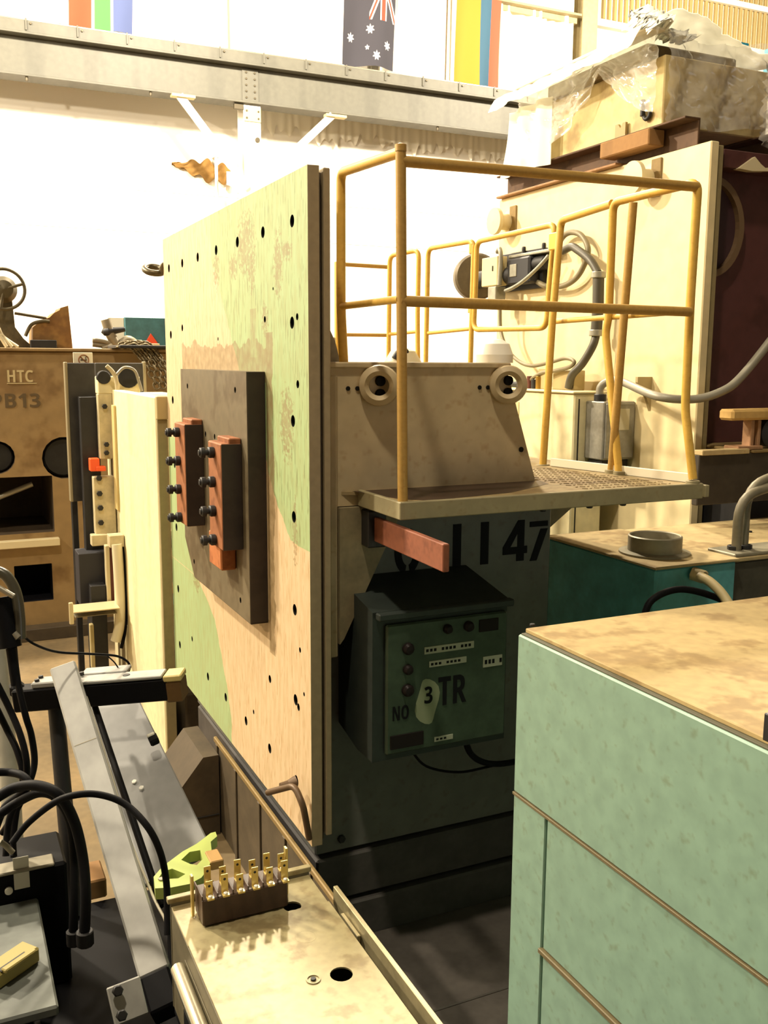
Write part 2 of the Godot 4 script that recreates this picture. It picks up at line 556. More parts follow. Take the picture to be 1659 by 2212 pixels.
	sheet(h, "torn_insulation", ins, 40, 12, func(u: float, v: float) -> Vector3:
		var x := lerpf(3.42, 4.47, u)
		var mid := lerpf(5.17, 5.06, u)
		var hw := 0.16 * minf(1.0, u * 2.2) * (1.0 - pow(u, 8.0)) * (0.8 + 0.3 * sin(u * 27.0)) + 0.008
		return Vector3(x, mid + (0.5 - v) * 2.0 * hw, -14.95 + 0.015 * sin(u * 37.0 + v * 9.0) * sin(v * 6.0)), 0.02)
	sheet(h, "torn_flap", film, 14, 6, func(u: float, v: float) -> Vector3:
		return Vector3(lerpf(4.25, 4.50, u), lerpf(5.12, 4.92, v) - 0.15 * u * v, -14.9 + 0.06 * v * sin(u * 9.0)))
	var pp := thing("wall_pipe", "thin white pipe standing in front of the torn wall lining", "pipe", Vector3(4.08, 0.0, -14.86))
	ptube(pp, "pipe_run", white, [Vector3(4.08, 0, -14.86), Vector3(4.08, 5.45, -14.86)], 0.025, 10)
	pbox(pp, "clamp", white, Vector3(4.04, 5.3, -14.98), Vector3(4.12, 5.35, -14.83))
	# flags
	var im := Image.create(256, 200, false, Image.FORMAT_RGB8)
	im.fill(Color("f6f0e4"))
	im.fill_rect(Rect2i(0, 0, 92, 200), Color("c8482a"))
	im.fill_rect(Rect2i(104, 0, 62, 200), Color("4a7a48"))
	im.fill_rect(Rect2i(176, 0, 80, 200), Color("4f5b86"))
	var zf := -14.72
	var f1 := thing("flag", "flag with orange, green and blue bars hung above the left of the crane beam", "flag", Vector3(2.4, 6.9, zf), "flags on the back wall")
	flag_cloth(f1, img_mat("flag_bars", im), 1.98, 2.86, 6.83, 8.4, zf, 0.4)
	var fa := Image.create(200, 360, false, Image.FORMAT_RGB8)
	fa.fill(Color("38363e"))
	# canton with the crossed bars, upper right as the flag hangs
	for y in 225:
		for x in range(100, 200):
			var p := Vector2(x - 150.0, (y - 112.0) * 0.45)
			var dg := absf(absf(p.x) - absf(p.y))
			var c2 := Color("38363e")
			if dg < 9.0: c2 = Color("efe6d4")
			if dg < 3.5: c2 = Color("b8402c")
			if absf(p.x) < 13.0 or absf(p.y) < 13.0: c2 = Color("efe6d4")
			if absf(p.x) < 7.5 or absf(p.y) < 7.5: c2 = Color("b8402c")
			fa.set_pixel(x, y, c2)
	for s in [[103, 252, 15, 7], [32, 278, 15, 7], [170, 293, 14, 7], [94, 305, 8, 5], [127, 328, 15, 7]]:
		star(fa, s[0], s[1], s[2], s[3])
	var f2 := thing("flag", "dark blue flag with white stars and a crossed corner, over the crane beam", "flag", Vector3(6.6, 6.9, zf), "flags on the back wall")
	flag_cloth(f2, img_mat("flag_stars", fa), 6.12, 7.03, 6.88, 8.75, zf, 1.3)
	var fc := Image.create(200, 64, false, Image.FORMAT_RGB8)
	fc.fill(Color("cc5038"))
	fc.fill_rect(Rect2i(0, 0, 104, 64), Color("ac7c24"))
	fc.fill_rect(Rect2i(104, 0, 48, 64), Color("33566c"))
	var f3 := thing("flag", "yellow, blue and red flag on the pleated sheeting", "flag", Vector3(8.6, 6.8, zf), "flags on the back wall")
	flag_cloth(f3, img_mat("flag_yellow", fc), 8.15, 9.02, 6.80, 8.9, zf, 2.2)
	for k in 3:
		var xs: float = [2.42, 6.58, 8.58][k]
		var rod := thing("flag_rod", ["thin rod above the orange, green and blue flag", "thin rod above the dark blue starred flag", "thin rod above the yellow, blue and red flag"][k], "rod", Vector3(xs, 8.4, zf), "flag rods")
		var yy: float = [8.4, 8.75, 8.9][k]
		ptube(rod, "bar", steel, [Vector3(xs - 0.55, yy, zf), Vector3(xs + 0.55, yy, zf)], 0.012, 8)
		for sx in [-0.5, 0.5]:
			ptube(rod, "bracket", steel, [Vector3(xs + sx, yy, zf), Vector3(xs + sx, yy, -15.0)], 0.008, 6)
	# vertical edge strip of the wall lining
	var tr1 := struct("trim_2")
	pbox(tr1, "lining_joint", M("column_paint", "a89a74"), Vector3(4.34, 6.7, -15.0), Vector3(4.37, 11.0, -14.97))

func build_far_left() -> void:
	var brown := M("press_brown", "9c8156", 0.55, 0.1, 1, 0.45)
	var dark := M("dark_steel", "2b2a2a", 0.5, 0.3, 0, 0.8)
	var black := M("black_void", "15151a", 0.8)
	var zf := -8.05
	# big brown press at the back left, with openings
	var t := thing("brown_press", "big brown press frame with stencilled lettering at the far left of the hall", "press", Vector3(1.0, 0, -8.5))
	var st := S()
	bb(st, Vector3(-1.6, 0, -9.2), Vector3(1.9, 2.31, zf), 0.012)
	var c := csg(t, "frame", mesh(st, brown))
	var cutm := M("press_inside", "4a3a26", 0.8, 0.0, 0, 0.5)
	var cs := S()
	bb(cs, Vector3(-1.2, 0.86, -8.95), Vector3(0.80, 1.32, -8.0), 0.004)
	var c1 := csg(c, "opening", mesh(cs, cutm)); c1.operation = CSGShape3D.OPERATION_SUBTRACTION
	cs = S()
	bb(cs, Vector3(0.475, 0.295, -8.5), Vector3(0.765, 0.60, -8.0), 0.004)
	var c2 := csg(c, "opening", mesh(cs, black)); c2.operation = CSGShape3D.OPERATION_SUBTRACTION
	subtract(c, Vector3(0.40, 1.48, -8.4), Vector3(0.40, 1.48, -7.9), 0.13, cutm)
	subtract(c, Vector3(0.90, 1.46, -8.4), Vector3(0.90, 1.46, -7.9), 0.17, cutm)
	pcyl(t, "tie_bar", dark, Vector3(0.40, 1.48, -8.6), Vector3(0.40, 1.48, -8.1), 0.12)
	pcyl(t, "tie_bar", dark, Vector3(0.90, 1.46, -8.6), Vector3(0.90, 1.46, -8.1), 0.16)
	ptube(t, "diagonal_rod", M("rod_steel", "9a9484", 0.4, 0.5), [Vector3(0.36, 1.13, -8.2), Vector3(0.66, 1.24, -8.2)], 0.022)
	pbox(t, "tie_rod", M("pale_bar", "d8c9a0", 0.5), Vector3(0.10, 0.755, -8.06), Vector3(0.83, 0.815, -7.98))
	pbox(t, "top_flange", brown, Vector3(-1.62, 2.31, -9.25), Vector3(1.92, 2.335, -8.02))
	words(t, "lettering", M("raised_letter", "bfae82", 0.5), "HTC", Vector3(0.60, 2.115, zf + 0.004), 0.19, 0.095)
	pbox(t, "letter_line", M("raised_letter", "bfae82"), Vector3(0.50, 2.055, zf), Vector3(0.72, 2.062, zf + 0.006), 0.001)
	words(t, "lettering", M("stencil_faded", "5a4a30", 0.8), "PB13", Vector3(0.56, 1.925, zf + 0.003), 0.36, 0.11)
	pbox(t, "base_rail", M("dark_base", "4a3e2c", 0.7, 0.0, 0, 0.7), Vector3(-1.65, 0, -8.05), Vector3(1.35, 0.10, -7.9))
	# valve gear on top of the brown press
	var v := thing("valve_gear", "hand wheel on a bracketed stand on top of the brown press", "valve", Vector3(0.5, 2.335, -8.3))
	var gm := M("gear_steel", "5c523a", 0.5, 0.4, 0, 1.5)
	var ring := []
	for k in 36:
		ring.append(Vector3(0.525 + 0.155 * cos(TAU * k / 36), 2.79 + 0.155 * sin(TAU * k / 36), -8.2))
	var rs := S()
	tube(rs, ring, 0.013, 8, true)
	put(v, "hand_wheel", rs, gm)
	plathe(v, "hub", gm, Vector3(0.525, 2.79, -8.35), Vector3.BACK, [Vector2(0, 0), Vector2(0.10, 0), Vector2(0.105, 0.08), Vector2(0.07, 0.15), Vector2(0, 0.17)])
	for a in [0.3, 2.4, 4.5]:
		ptube(v, "spoke", gm, [Vector3(0.525, 2.79, -8.2), Vector3(0.525 + 0.155 * cos(a), 2.79 + 0.155 * sin(a), -8.2)], 0.012, 8)
	pprism(v, "stand", gm, [Vector2(0.40, 2.335), Vector2(0.74, 2.335), Vector2(0.66, 2.41), Vector2(0.60, 2.50), Vector2(0.585, 2.79), Vector2(0.50, 2.79), Vector2(0.47, 2.52)], 2, -8.42, -8.3)
	ptube(v, "link_rod", gm, [Vector3(0.60, 2.61, -8.28), Vector3(0.84, 2.575, -8.28)], 0.012, 8)
	ptube(v, "feed_pipe", gm, soft([Vector3(0.67, 2.43, -8.25), Vector3(0.72, 2.52, -8.25), Vector3(0.80, 2.55, -8.25), Vector3(0.86, 2.55, -8.25)]), 0.014, 8)
	for k in 3:
		ptube(v, "hose", M("hose_pale", "b3a684", 0.5), soft([Vector3(0.30 + k * 0.05, 2.66 - k * 0.06, -8.2), Vector3(0.42 + k * 0.03, 2.58 - k * 0.07, -8.15), Vector3(0.46 + k * 0.03, 2.46 - k * 0.03, -8.15), Vector3(0.52 + k * 0.04, 2.34, -8.12)]), 0.016, 8)
	var b := thing("brown_housing", "rust brown sheet housing with a stepped top beside the hand wheel", "housing", Vector3(0.88, 2.335, -8.4))
	pprism(b, "cover", M("rust_sheet", "8a6530", 0.7, 0.0, 1, 0.9), [Vector2(0.72, 2.335), Vector2(1.03, 2.335), Vector2(1.01, 2.68), Vector2(0.95, 2.66), Vector2(0.94, 2.64), Vector2(0.90, 2.62), Vector2(0.86, 2.58), Vector2(0.80, 2.56), Vector2(0.73, 2.50)], 2, -8.6, -8.25)
	pbox(b, "dark_foot", dark, Vector3(0.70, 2.335, -8.24), Vector3(0.90, 2.40, -8.18))
	# dark open door panel standing before the brown press
	var d := thing("dark_guard_sheet", "tall dark grey panel with a pale edge standing before the brown press", "panel", Vector3(0.87, 0, -6.8))
	pbox(d, "plate", M("panel_dark", "3f3c38", 0.5, 0.2, 0, 0.9), Vector3(0.80, 1.28, -6.82), Vector3(0.985, 2.225, -6.78))
	pbox(d, "pale_edge", M("panel_edge", "8f8468", 0.5, 0.3), Vector3(0.785, 1.28, -6.83), Vector3(0.805, 2.23, -6.765))
	pbox(d, "post", dark, Vector3(0.80, 0, -6.9), Vector3(0.84, 1.3, -6.84))
	var d2 := thing("dark_guard", "dark square guard panel behind the pale clamp box", "guard", Vector3(1.17, 0, -7.0))
	pbox(d2, "plate", M("panel_dark", "3f3c38"), Vector3(1.02, 2.0, -7.03), Vector3(1.36, 2.225, -7.0))
	pbox(d2, "pale_edge", M("panel_edge", "8f8468"), Vector3(1.35, 2.0, -7.04), Vector3(1.37, 2.235, -6.98))
	pbox(d2, "post", dark, Vector3(1.30, 0, -7.1), Vector3(1.35, 2.0, -7.05))
	# no smoking sign
	var s := thing("no_smoking_sign", "small white no smoking sign standing on the dark panel's top edge", "sign", Vector3(0.93, 2.225, -6.86))
	var sw := M("sign_white", "e0d8c0", 0.5)
	pbox(s, "plate", sw, Vector3(0.857, 2.205, -6.87), Vector3(0.985, 2.295, -6.86), 0.002)
	var ri := []
	for k in 28:
		ri.append(Vector3(0.925 + 0.033 * cos(TAU * k / 28), 2.245 + 0.033 * sin(TAU * k / 28), -6.858))
	rs = S()
	tube(rs, ri, 0.004, 6, true)
	put(s, "ring", rs, M("sign_ring", "8a5a32", 0.6))
	ptube(s, "slash", M("sign_ring", "8a5a32"), [Vector3(0.902, 2.268, -6.858), Vector3(0.948, 2.222, -6.858)], 0.004, 6)
	pbox(s, "cigarette", M("sign_ink", "4a3a2c", 0.7), Vector3(0.904, 2.24, -6.860), Vector3(0.946, 2.248, -6.856), 0.001)
	ptube(s, "smoke_mark", M("sign_ink", "4a3a2c"), soft([Vector3(0.944, 2.25, -6.858), Vector3(0.936, 2.258, -6.858), Vector3(0.944, 2.266, -6.858)], 4), 0.002, 5)
	ptube(s, "support_rod", dark, [Vector3(0.93, 0.0, -6.9), Vector3(0.93, 2.25, -6.875)], 0.008, 6)
	# teal box, far
	var tb := thing("far_cabinet", "blue-green cabinet top with an orange triangle behind the tall plate", "cabinet", Vector3(1.85, 0, -9.6))
	pbox(tb, "cabinet_body", M("far_teal", "457880", 0.5, 0.0, 0, 0.7), Vector3(1.675, 0, -10.2), Vector3(2.6, 2.655, -9.5), 0.008)
	pbox(tb, "pale_side", M("far_pale", "dfe4da", 0.5), Vector3(1.52, 0.0, -10.2), Vector3(1.675, 2.65, -9.52), 0.006)
	pprism(tb, "warning_triangle", M("orange_sign", "e8502a", 0.5), [Vector2(1.86, 2.40), Vector2(1.99, 2.40), Vector2(1.92, 2.50)], 2, -9.5, -9.49)
	# pipework in front of it
	var pw := thing("pipe_cluster", "cluster of thick bent pipes and a valve left of the chains", "pipework", Vector3(1.35, 2.335, -8.4))
	var pg := M("pipe_grey", "9a9078", 0.45, 0.3, 0, 1.0)
	ptube(pw, "bend", pg, soft([Vector3(1.325, 2.582, -8.400), Vector3(1.365, 2.448, -8.400), Vector3(1.420, 2.371, -8.400), Vector3(1.499, 2.411, -8.400), Vector3(1.563, 2.373, -8.400), Vector3(1.593, 2.315, -8.400)]), 0.042, 12)
	ptube(pw, "branch", pg, soft([Vector3(1.212, 2.407, -8.400), Vector3(1.295, 2.397, -8.400), Vector3(1.381, 2.371, -8.400)]), 0.02, 8)
	ptube(pw, "branch", pg, soft([Vector3(1.211, 2.373, -8.400), Vector3(1.293, 2.362, -8.400), Vector3(1.380, 2.344, -8.400)]), 0.02, 8)
	plathe(pw, "valve_knob", dark, Vector3(1.283, 2.473, -8.400), Vector3(1, 0.15, 0.1), [Vector2(0, 0), Vector2(0.03, 0.02), Vector2(0.045, 0.06), Vector2(0.03, 0.10), Vector2(0.02, 0.2), Vector2(0, 0.2)])
	ptube(pw, "standpipe", pg, [Vector3(1.389, 2.371, -8.400), Vector3(1.29, 2.335, -8.4)], 0.03)
	pbox(pw, "manifold", M("manifold_tan", "bfa673", 0.6), Vector3(1.454, 2.325, -8.450) * Vector3(1, 0, 1) + Vector3(0, 2.335, 0), Vector3(1.751, 2.347, -8.300) * Vector3(1, 0, 1) + Vector3(0, 2.385, 0))
	# chains
	var ch := thing("chain_bundle", "bundle of hanging chains beside the upper left edge of the tall plate", "chains", Vector3(1.5, 2.2, -7.6))
	var cm := M("chain_steel", "7a6d52", 0.4, 0.6)
	for k in 4:
		var sh0 := Vector3(0.045 * k, 0.003 * (k % 3), 0.02 * (k % 2))
		var pts := soft([Vector3(1.312, 2.351, -7.700) + sh0, Vector3(1.383, 2.366, -7.700) + sh0, Vector3(1.452, 2.302, -7.700) + sh0, Vector3(1.511, 2.202, -7.650) + sh0, Vector3(1.575, 2.029, -7.600) + sh0], 4)
		var lk := S()
		for i in range(0, pts.size() - 1, 1):
			var d1: Vector3 = (pts[i + 1] - pts[i]).normalized()
			var sd: Vector3 = d1.cross(Vector3.BACK if i % 2 else Vector3(1, 1, 0)).normalized() * 0.021
			var cc: Vector3 = (pts[i] + pts[i + 1]) * 0.5
			var hl: Vector3 = d1 * 0.028
			tube(lk, [cc - hl + sd * 0.5, cc - hl * 0.6 + sd, cc + hl * 0.6 + sd, cc + hl + sd * 0.5, cc + hl - sd * 0.5, cc + hl * 0.6 - sd, cc - hl * 0.6 - sd, cc - hl - sd * 0.5], 0.0085, 6, true)
		put(ch, "chain", lk, cm)
	pbox(ch, "hook_bar", dark, Vector3(1.30, 2.336, -8.2), Vector3(1.75, 2.36, -7.62))
	# pale upright plate of the left machine
	var cream := M("cream_paint", "e9dcae", 0.5, 0.0, 2, 0.6)
	var cp := thing("pale_upright_plate", "tall pale cream plate standing left of the tall camouflage-painted plate", "plate", Vector3(1.09, 0, -6.0))
	pbox(cp, "plate", cream, Vector3(1.062, 0.0, -6.9), Vector3(1.125, 2.05, -5.2), 0.006)
	pbox(cp, "edge_bracket", M("bracket_tan", "a99668", 0.6), Vector3(1.065, 1.93, -5.21), Vector3(1.125, 2.055, -5.17))
	pbox(cp, "edge_strip", M("edge_tan", "93845c", 0.6, 0.0, 2, 0.8), Vector3(1.068, 0.0, -5.2), Vector3(1.125, 1.93, -5.185), 0.003)
	pbox(cp, "slot_rail", M("slot_tan", "c2ad74", 0.5), Vector3(1.045, 1.25, -6.55), Vector3(1.062, 1.95, -6.45), 0.003)
	# pale clamp box on top and bits along the left edge of the pale plate
	var cb := thing("clamp_box", "pale box with round covers on the top left corner of the cream plate", "clamp", Vector3(0.98, 2.05, -6.6))
	pbox(cb, "box", cream, Vector3(0.970, 2.021, -6.700), Vector3(1.227, 2.138, -6.700) + Vector3(0.02, 0, 0.12), 0.006)
	pcyl(cb, "round_cover", dark, Vector3(1.011, 2.131, -6.620), Vector3(1.011, 2.131, -6.620) + Vector3(0, 0, 0.05), 0.045)
	pcyl(cb, "round_cover", dark, Vector3(1.172, 2.130, -6.620), Vector3(1.172, 2.130, -6.620) + Vector3(0, 0, 0.05), 0.07)
	ptube(cb, "clear_tube", M("hose_pale", "b3a684"), soft([Vector3(1.019, 2.208, -6.500), Vector3(1.056, 2.169, -6.500), Vector3(1.078, 2.118, -6.500), Vector3(1.084, 2.026, -6.500)]), 0.014)
	ptube(cb, "cover_rim", M("rod_steel", "9a9484"), soft([Vector3(1.076, 2.142, -6.500), Vector3(1.132, 2.196, -6.500), Vector3(1.198, 2.178, -6.500), Vector3(1.226, 2.102, -6.500), Vector3(1.242, 2.040, -6.500)]), 0.01, 8)
	var ex := thing("cream_end_box", "pale rounded end box between the cream plate and the tall plate", "box", Vector3(1.3, 0, -6.5))
	pbox(ex, "box", cream, Vector3(1.2, 0.0, -6.95), Vector3(1.5, 2.02, -6.4), 0.03)
	var sb := thing("stiffener_column", "pale bolted column along the left edge of the cream plate", "column", Vector3(0.90, 0, -6.75))
	var grey_cream := M("column_cream", "cfc199", 0.5, 0.1, 0, 0.8)
	pbox(sb, "column_box", grey_cream, Vector3(0.967, 1.586, -6.650), Vector3(1.060, 2.022, -6.650) + Vector3(0, 0, 0.07))
	for q in [Vector3(1.008, 1.939, -6.570), Vector3(1.010, 1.685, -6.570), Vector3(1.008, 1.629, -6.570)]:
		bolt(sb, "bolt", dark, q, Vector3.BACK, 0.018, 0.012)
	pbox(sb, "slide_block", grey_cream, Vector3(0.915, 1.078, -6.650), Vector3(1.054, 1.468, -6.650) + Vector3(0, 0, 0.08))
	for q in [Vector3(0.951, 1.461, -6.560), Vector3(0.950, 1.357, -6.560), Vector3(0.952, 1.259, -6.560), Vector3(0.951, 1.158, -6.560)]:
		bolt(sb, "bolt", dark, q, Vector3.BACK, 0.02, 0.012)
	pbox(sb, "foot_block", grey_cream, Vector3(0.881, 1.006, -6.600), Vector3(0.997, 1.081, -6.600) + Vector3(0, 0, 0.08))
	pbox(sb, "rear_post", dark, Vector3(0.86, 0.0, -6.755), Vector3(0.98, 2.0, -6.66))
	var oc := thing("orange_clip", "small orange plastic clip beside the dark panel", "clip", Vector3(0.933, 1.545, -6.600))
	pbox(oc, "clip_body", M("orange_plastic", "e0521c", 0.5), Vector3(0.895, 1.510, -6.620), Vector3(0.956, 1.595, -6.620) + Vector3(0, 0, 0.08))
	pbox(oc, "clip_tab", M("orange_plastic", "e0521c"), Vector3(0.932, 1.510, -6.600), Vector3(0.994, 1.542, -6.600) + Vector3(0, 0, 0.07))
	var hd := thing("long_pull_pipe", "long pale curved pipe running down the left side of the cream plate", "pipe", Vector3(1.011, 0.344, -6.300))
	ptube(hd, "pipe_run", M("pipe_pale", "cfc6a6", 0.45, 0.1), soft([Vector3(1.008, 1.053, -6.300), Vector3(1.013, 0.881, -6.300), Vector3(1.014, 0.662, -6.300), Vector3(1.005, 0.504, -6.300), Vector3(0.977, 0.396, -6.300)]), 0.034, 14)
	ptube(hd, "black_seal", M("rubber_black", "0c0c0f", 0.6), soft([Vector3(1.042, 1.078, -6.320), Vector3(1.053, 0.905, -6.320), Vector3(1.060, 0.684, -6.320), Vector3(1.043, 0.463, -6.320), Vector3(1.014, 0.338, -6.320)]), 0.012, 8)
	pbox(hd, "pipe_bracket", grey_cream, Vector3(0.963, 1.029, -6.400), Vector3(1.057, 1.110, -6.400) + Vector3(0, 0, 0.1))
	var sh := thing("shelf_bracket", "pale metal shelf bracket in front of the dark opening", "bracket", Vector3(0.850, 0.592, -6.400))
	var pale := M("pale_metal", "cdbf98", 0.4, 0.3)
	pbox(sh, "shelf", pale, Vector3(0.705, 0.639, -6.400), Vector3(0.997, 0.649, -6.400) + Vector3(0, 0, 0.2))
	pbox(sh, "lip", pale, Vector3(0.677, 0.574, -6.200), Vector3(0.704, 0.717, -6.200) + Vector3(0, 0, 0.02))
	pbox(sh, "slide", M("slide_grey", "7e7762", 0.4, 0.4), Vector3(0.720, 0.596, -6.350), Vector3(0.987, 0.602, -6.350) + Vector3(0, 0, 0.1))
	pbox(sh, "red_rail", M("red_brown", "5a2a1c", 0.6), Vector3(0.966, 0.619, -6.500), Vector3(1.024, 1.000, -6.500) + Vector3(0, 0, 0.05))
	pbox(sh, "pale_rail", pale, Vector3(0.953, 0.623, -6.490), Vector3(0.980, 1.021, -6.490) + Vector3(0, 0, 0.06))
	pbox(sh, "dark_case", M("case_dark", "232226", 0.6), Vector3(0.794, 0.592, -6.750), Vector3(1.016, 0.956, -6.750) + Vector3(0, 0, 0.2))
	pbox(sh, "leg", dark, Vector3(0.85, 0, -6.6), Vector3(0.95, 0.75, -6.45))
	pbox(sh, "leg_plate", M("leg_pale", "a39468", 0.6), Vector3(0.822, 0.210, -6.400), Vector3(0.847, 0.512, -6.400) + Vector3(0, 0, 0.05))
	# coloured blocks seen in the gap between the two plates
	var vs := thing("valve_stack", "stack of small black, tan and blue blocks between the two upright plates", "valves", Vector3(1.45, 0, -7.0))
	pbox(vs, "back_post", M("bracket_tan", "a99668"), Vector3(1.28, 0, -6.35), Vector3(1.45, 1.15, -6.1))
	var cols := ["1a1a1c", "bfae80", "6b5a40", "463a30", "c89c60", "2f7fa8", "17181c", "66604e", "15161a", "d6cdb0"]
	for k in 10:
		var m := M("stack_%d" % k, cols[k], 0.6)
		var y0 := 1.12 - k * 0.075
		pbox(vs, "block", m, Vector3(1.255, y0 - 0.062, -6.1), Vector3(1.40, y0, -6.0))

func build_far_right() -> void:
	var yel := M("press_yellow", "efdcaa", 0.5, 0.0, 2, 0.35)
	var dark := M("dark_steel", "2b2a2a", 0.5, 0.3, 0, 0.8)
	var maroon := M("maroon_paint", "5a3230", 0.45, 0.1, 1, 0.6)
	var cream := M("cream_paint", "e9dcae")
	var galv := M("galvanised", "a8a595", 0.4, 0.5, 0, 1.0)
	# second press: pale yellow platen and maroon frame
	var t := thing("yellow_platen", "big pale yellow platen of the second press with lifting pins, behind the railings", "platen", Vector3(3.63, 0, -4.85))
	pbox(t, "platen_face", yel, Vector3(3.60, 0.0, -5.85), Vector3(3.655, 3.352, -3.845), 0.006)
	pbox(t, "edge_flange", M("edge_tan", "b8a472"), Vector3(3.656, 0.0, -5.85), Vector3(3.70, 3.34, -3.86), 0.004)
	for q in [Vector3(3.60, 3.185, -5.72), Vector3(3.60, 3.235, -4.30)]:
		plathe(t, "lifting_pin", yel, q, Vector3.LEFT, [Vector2(0.085, 0), Vector2(0.055, 0.01), Vector2(0.05, 0.09), Vector2(0.085, 0.095), Vector2(0.09, 0.10), Vector2(0.088, 0.125), Vector2(0, 0.13)])
		pbox(t, "pin_plate", M("pin_dirty", "8d7442", 0.7, 0.0, 3, 1.5), q + Vector3(-0.012, -0.10, 0.02), q + Vector3(0.0, 0.10, 0.10))
	var fr := thing("maroon_press_frame", "dark maroon press frame with a round ring at the right edge", "press", Vector3(4.7, 0, -4.9))
	pbox(fr, "frame", maroon, Vector3(3.71, 0.0, -5.85), Vector3(6.2, 3.30, -3.98), 0.01)
	var arc := []
	var disc := []
	for k in 19:
		var a := deg_to_rad(-88 + k * 176.0 / 18)
		arc.append(Vector2(3.715 + 0.235 * cos(a), 2.95 + 0.26 * sin(a)))
		disc.append(Vector2(3.715 + 0.20 * cos(a), 2.95 + 0.225 * sin(a)))
	var inner := disc.duplicate()
	inner.reverse()
	pprism(fr, "ring", M("ring_brown", "7a6248", 0.4, 0.3), arc + inner, 2, -3.98, -3.94)
	pprism(fr, "bore_cap", M("bore_maroon", "3a2226", 0.5), disc, 2, -3.98, -3.97)
	pbox(fr, "top_plate", maroon, Vector3(3.72, 3.24, -3.98), Vector3(6.2, 3.33, -3.88))
	pprism(fr, "pale_bracket", M("bracket_pale", "e8d9b0", 0.4, 0.2), [Vector3(3.807, 3.237, -3.880) * Vector3(1, 1, 0), Vector3(3.913, 3.304, -3.880) * Vector3(1, 1, 0)].map(func(v): return Vector2(v.x, v.y)) + [Vector2(3.96, 3.27), Vector2(3.99, 3.255), Vector2(4.06, 3.265), Vector2(4.06, 3.245), Vector2(3.9, 3.232)], 2, -3.9, -3.86)
	pbox(fr, "side_rib", M("rib_dull", "6a5c48", 0.5), Vector3(3.72, 2.6, -3.98), Vector3(3.75, 3.2, -3.93))
	# bench ledge at the right edge
	var b := thing("press_bench", "dark brown bench ledge below the maroon press frame", "bench", Vector3(3.9, 0, -3.7))
	pbox(b, "bench_front", M("bench_brown", "3d352a", 0.6, 0.1, 0, 0.8), Vector3(3.37, 1.55, -3.60), Vector3(5.2, 1.80, -3.56), 0.004)
	pbox(b, "bench_top", M("bench_top", "8a7448", 0.6, 0.0, 1, 0.9), Vector3(3.71, 1.80, -3.97), Vector3(5.2, 1.815, -3.55), 0.004)
	pbox(b, "top_edge_strip", M("edge_strip_tan", "bfa878", 0.6, 0.0, 3, 1.2), Vector3(3.37, 1.80, -3.60), Vector3(3.68, 1.825, -3.54), 0.003)
	pbox(b, "bench_leg", dark, Vector3(3.72, 0, -3.9), Vector3(3.8, 1.55, -3.64))
	pbox(b, "bench_leg", dark, Vector3(5.0, 0, -3.9), Vector3(5.1, 1.55, -3.64))
	pbox(b, "lower_panel", M("case_dark", "232226"), Vector3(3.72, 0.9, -3.96), Vector3(5.2, 1.55, -3.92))
	var w := thing("wooden_jig", "pale wooden bar on rusty bracket legs standing on the dark bench", "jig", Vector3(3.8, 1.815, -3.7))
	pbox(w, "wooden_bar", M("pale_wood", "cda661", 0.7, 0.0, 2, 1.2), Vector3(3.57, 1.965, -3.66), Vector3(4.1, 2.02, -3.56), 0.012)
	pbox(w, "leg", M("rust_pink", "a8805c", 0.6, 0.1, 3, 1.5), Vector3(3.72, 1.815, -3.64), Vector3(3.745, 1.965, -3.58))
	pbox(w, "leg", M("rust_pink", "a8805c"), Vector3(3.77, 1.815, -3.64), Vector3(3.79, 1.965, -3.58))
	pbox(w, "foot", M("rust_pink", "a8805c"), Vector3(3.62, 1.815, -3.66), Vector3(3.79, 1.835, -3.56))
	plathe(w, "roller", dark, Vector3(3.87, 1.895, -3.66), Vector3.BACK, [Vector2(0, 0), Vector2(0.07, 0), Vector2(0.075, 0.08), Vector2(0.04, 0.09), Vector2(0, 0.09)])
	# skid under the wrapped crate
	var sk := thing("rusty_skid", "rusty channel beam with a wooden block under the wrapped crate", "skid", Vector3(3.7, 3.352, -5.0))
	var rust := M("rust_dark", "5a4028", 0.7, 0.2, 1, 1.0)
	for x in [3.56, 4.25]:
		pbox(sk, "channel_web", rust, Vector3(x + 0.09, 3.365, -5.83), Vector3(x + 0.105, 3.49, -4.0), 0.003)
		pbox(sk, "channel_flange", M("rust_light", "a07850", 0.7, 0.1, 1, 1.0), Vector3(x, 3.352, -5.83), Vector3(x + 0.105, 3.366, -4.55), 0.003)
		pbox(sk, "channel_flange", rust, Vector3(x, 3.488, -5.83), Vector3(x + 0.105, 3.5, -4.0), 0.003)
	pbox(sk, "wooden_block", M("block_wood", "99703f", 0.8, 0.0, 2, 1.0), Vector3(3.53, 3.40, -4.66), Vector3(3.64, 3.487, -4.24), 0.006)
	for z in [-5.45, -4.54]:
		pprism(sk, "clip", M("clip_tan", "9d8654", 0.5), [Vector2(z - 0.045, 3.50), Vector2(z + 0.045, 3.50), Vector2(z + 0.045, 3.575), Vector2(z + 0.02, 3.575), Vector2(z, 3.55), Vector2(z - 0.02, 3.575), Vector2(z - 0.045, 3.575)], 0, 3.575, 3.59)
	# crate wrapped in clear film
	var c := thing("wrapped_crate", "cream crate wrapped in torn clear plastic on top of the second press", "crate", Vector3(4.0, 3.5, -4.9))
	var cr := M("crate_cream", "d3bd82", 0.6, 0.0, 1, 0.7)
	pbox(c, "crate_body", cr, Vector3(3.60, 3.50, -5.45), Vector3(4.35, 3.86, -4.22), 0.006)
	pbox(c, "tray", M("tray_brown", "6f5d3a", 0.6, 0.0, 0, 1.0), Vector3(3.56, 3.86, -5.25), Vector3(4.2, 3.94, -4.32), 0.01)
	pbox(c, "lid_board", M("lid_white", "f0e8d4", 0.5), Vector3(3.50, 3.985, -5.55), Vector3(3.62, 4.0, -4.25), 0.004)
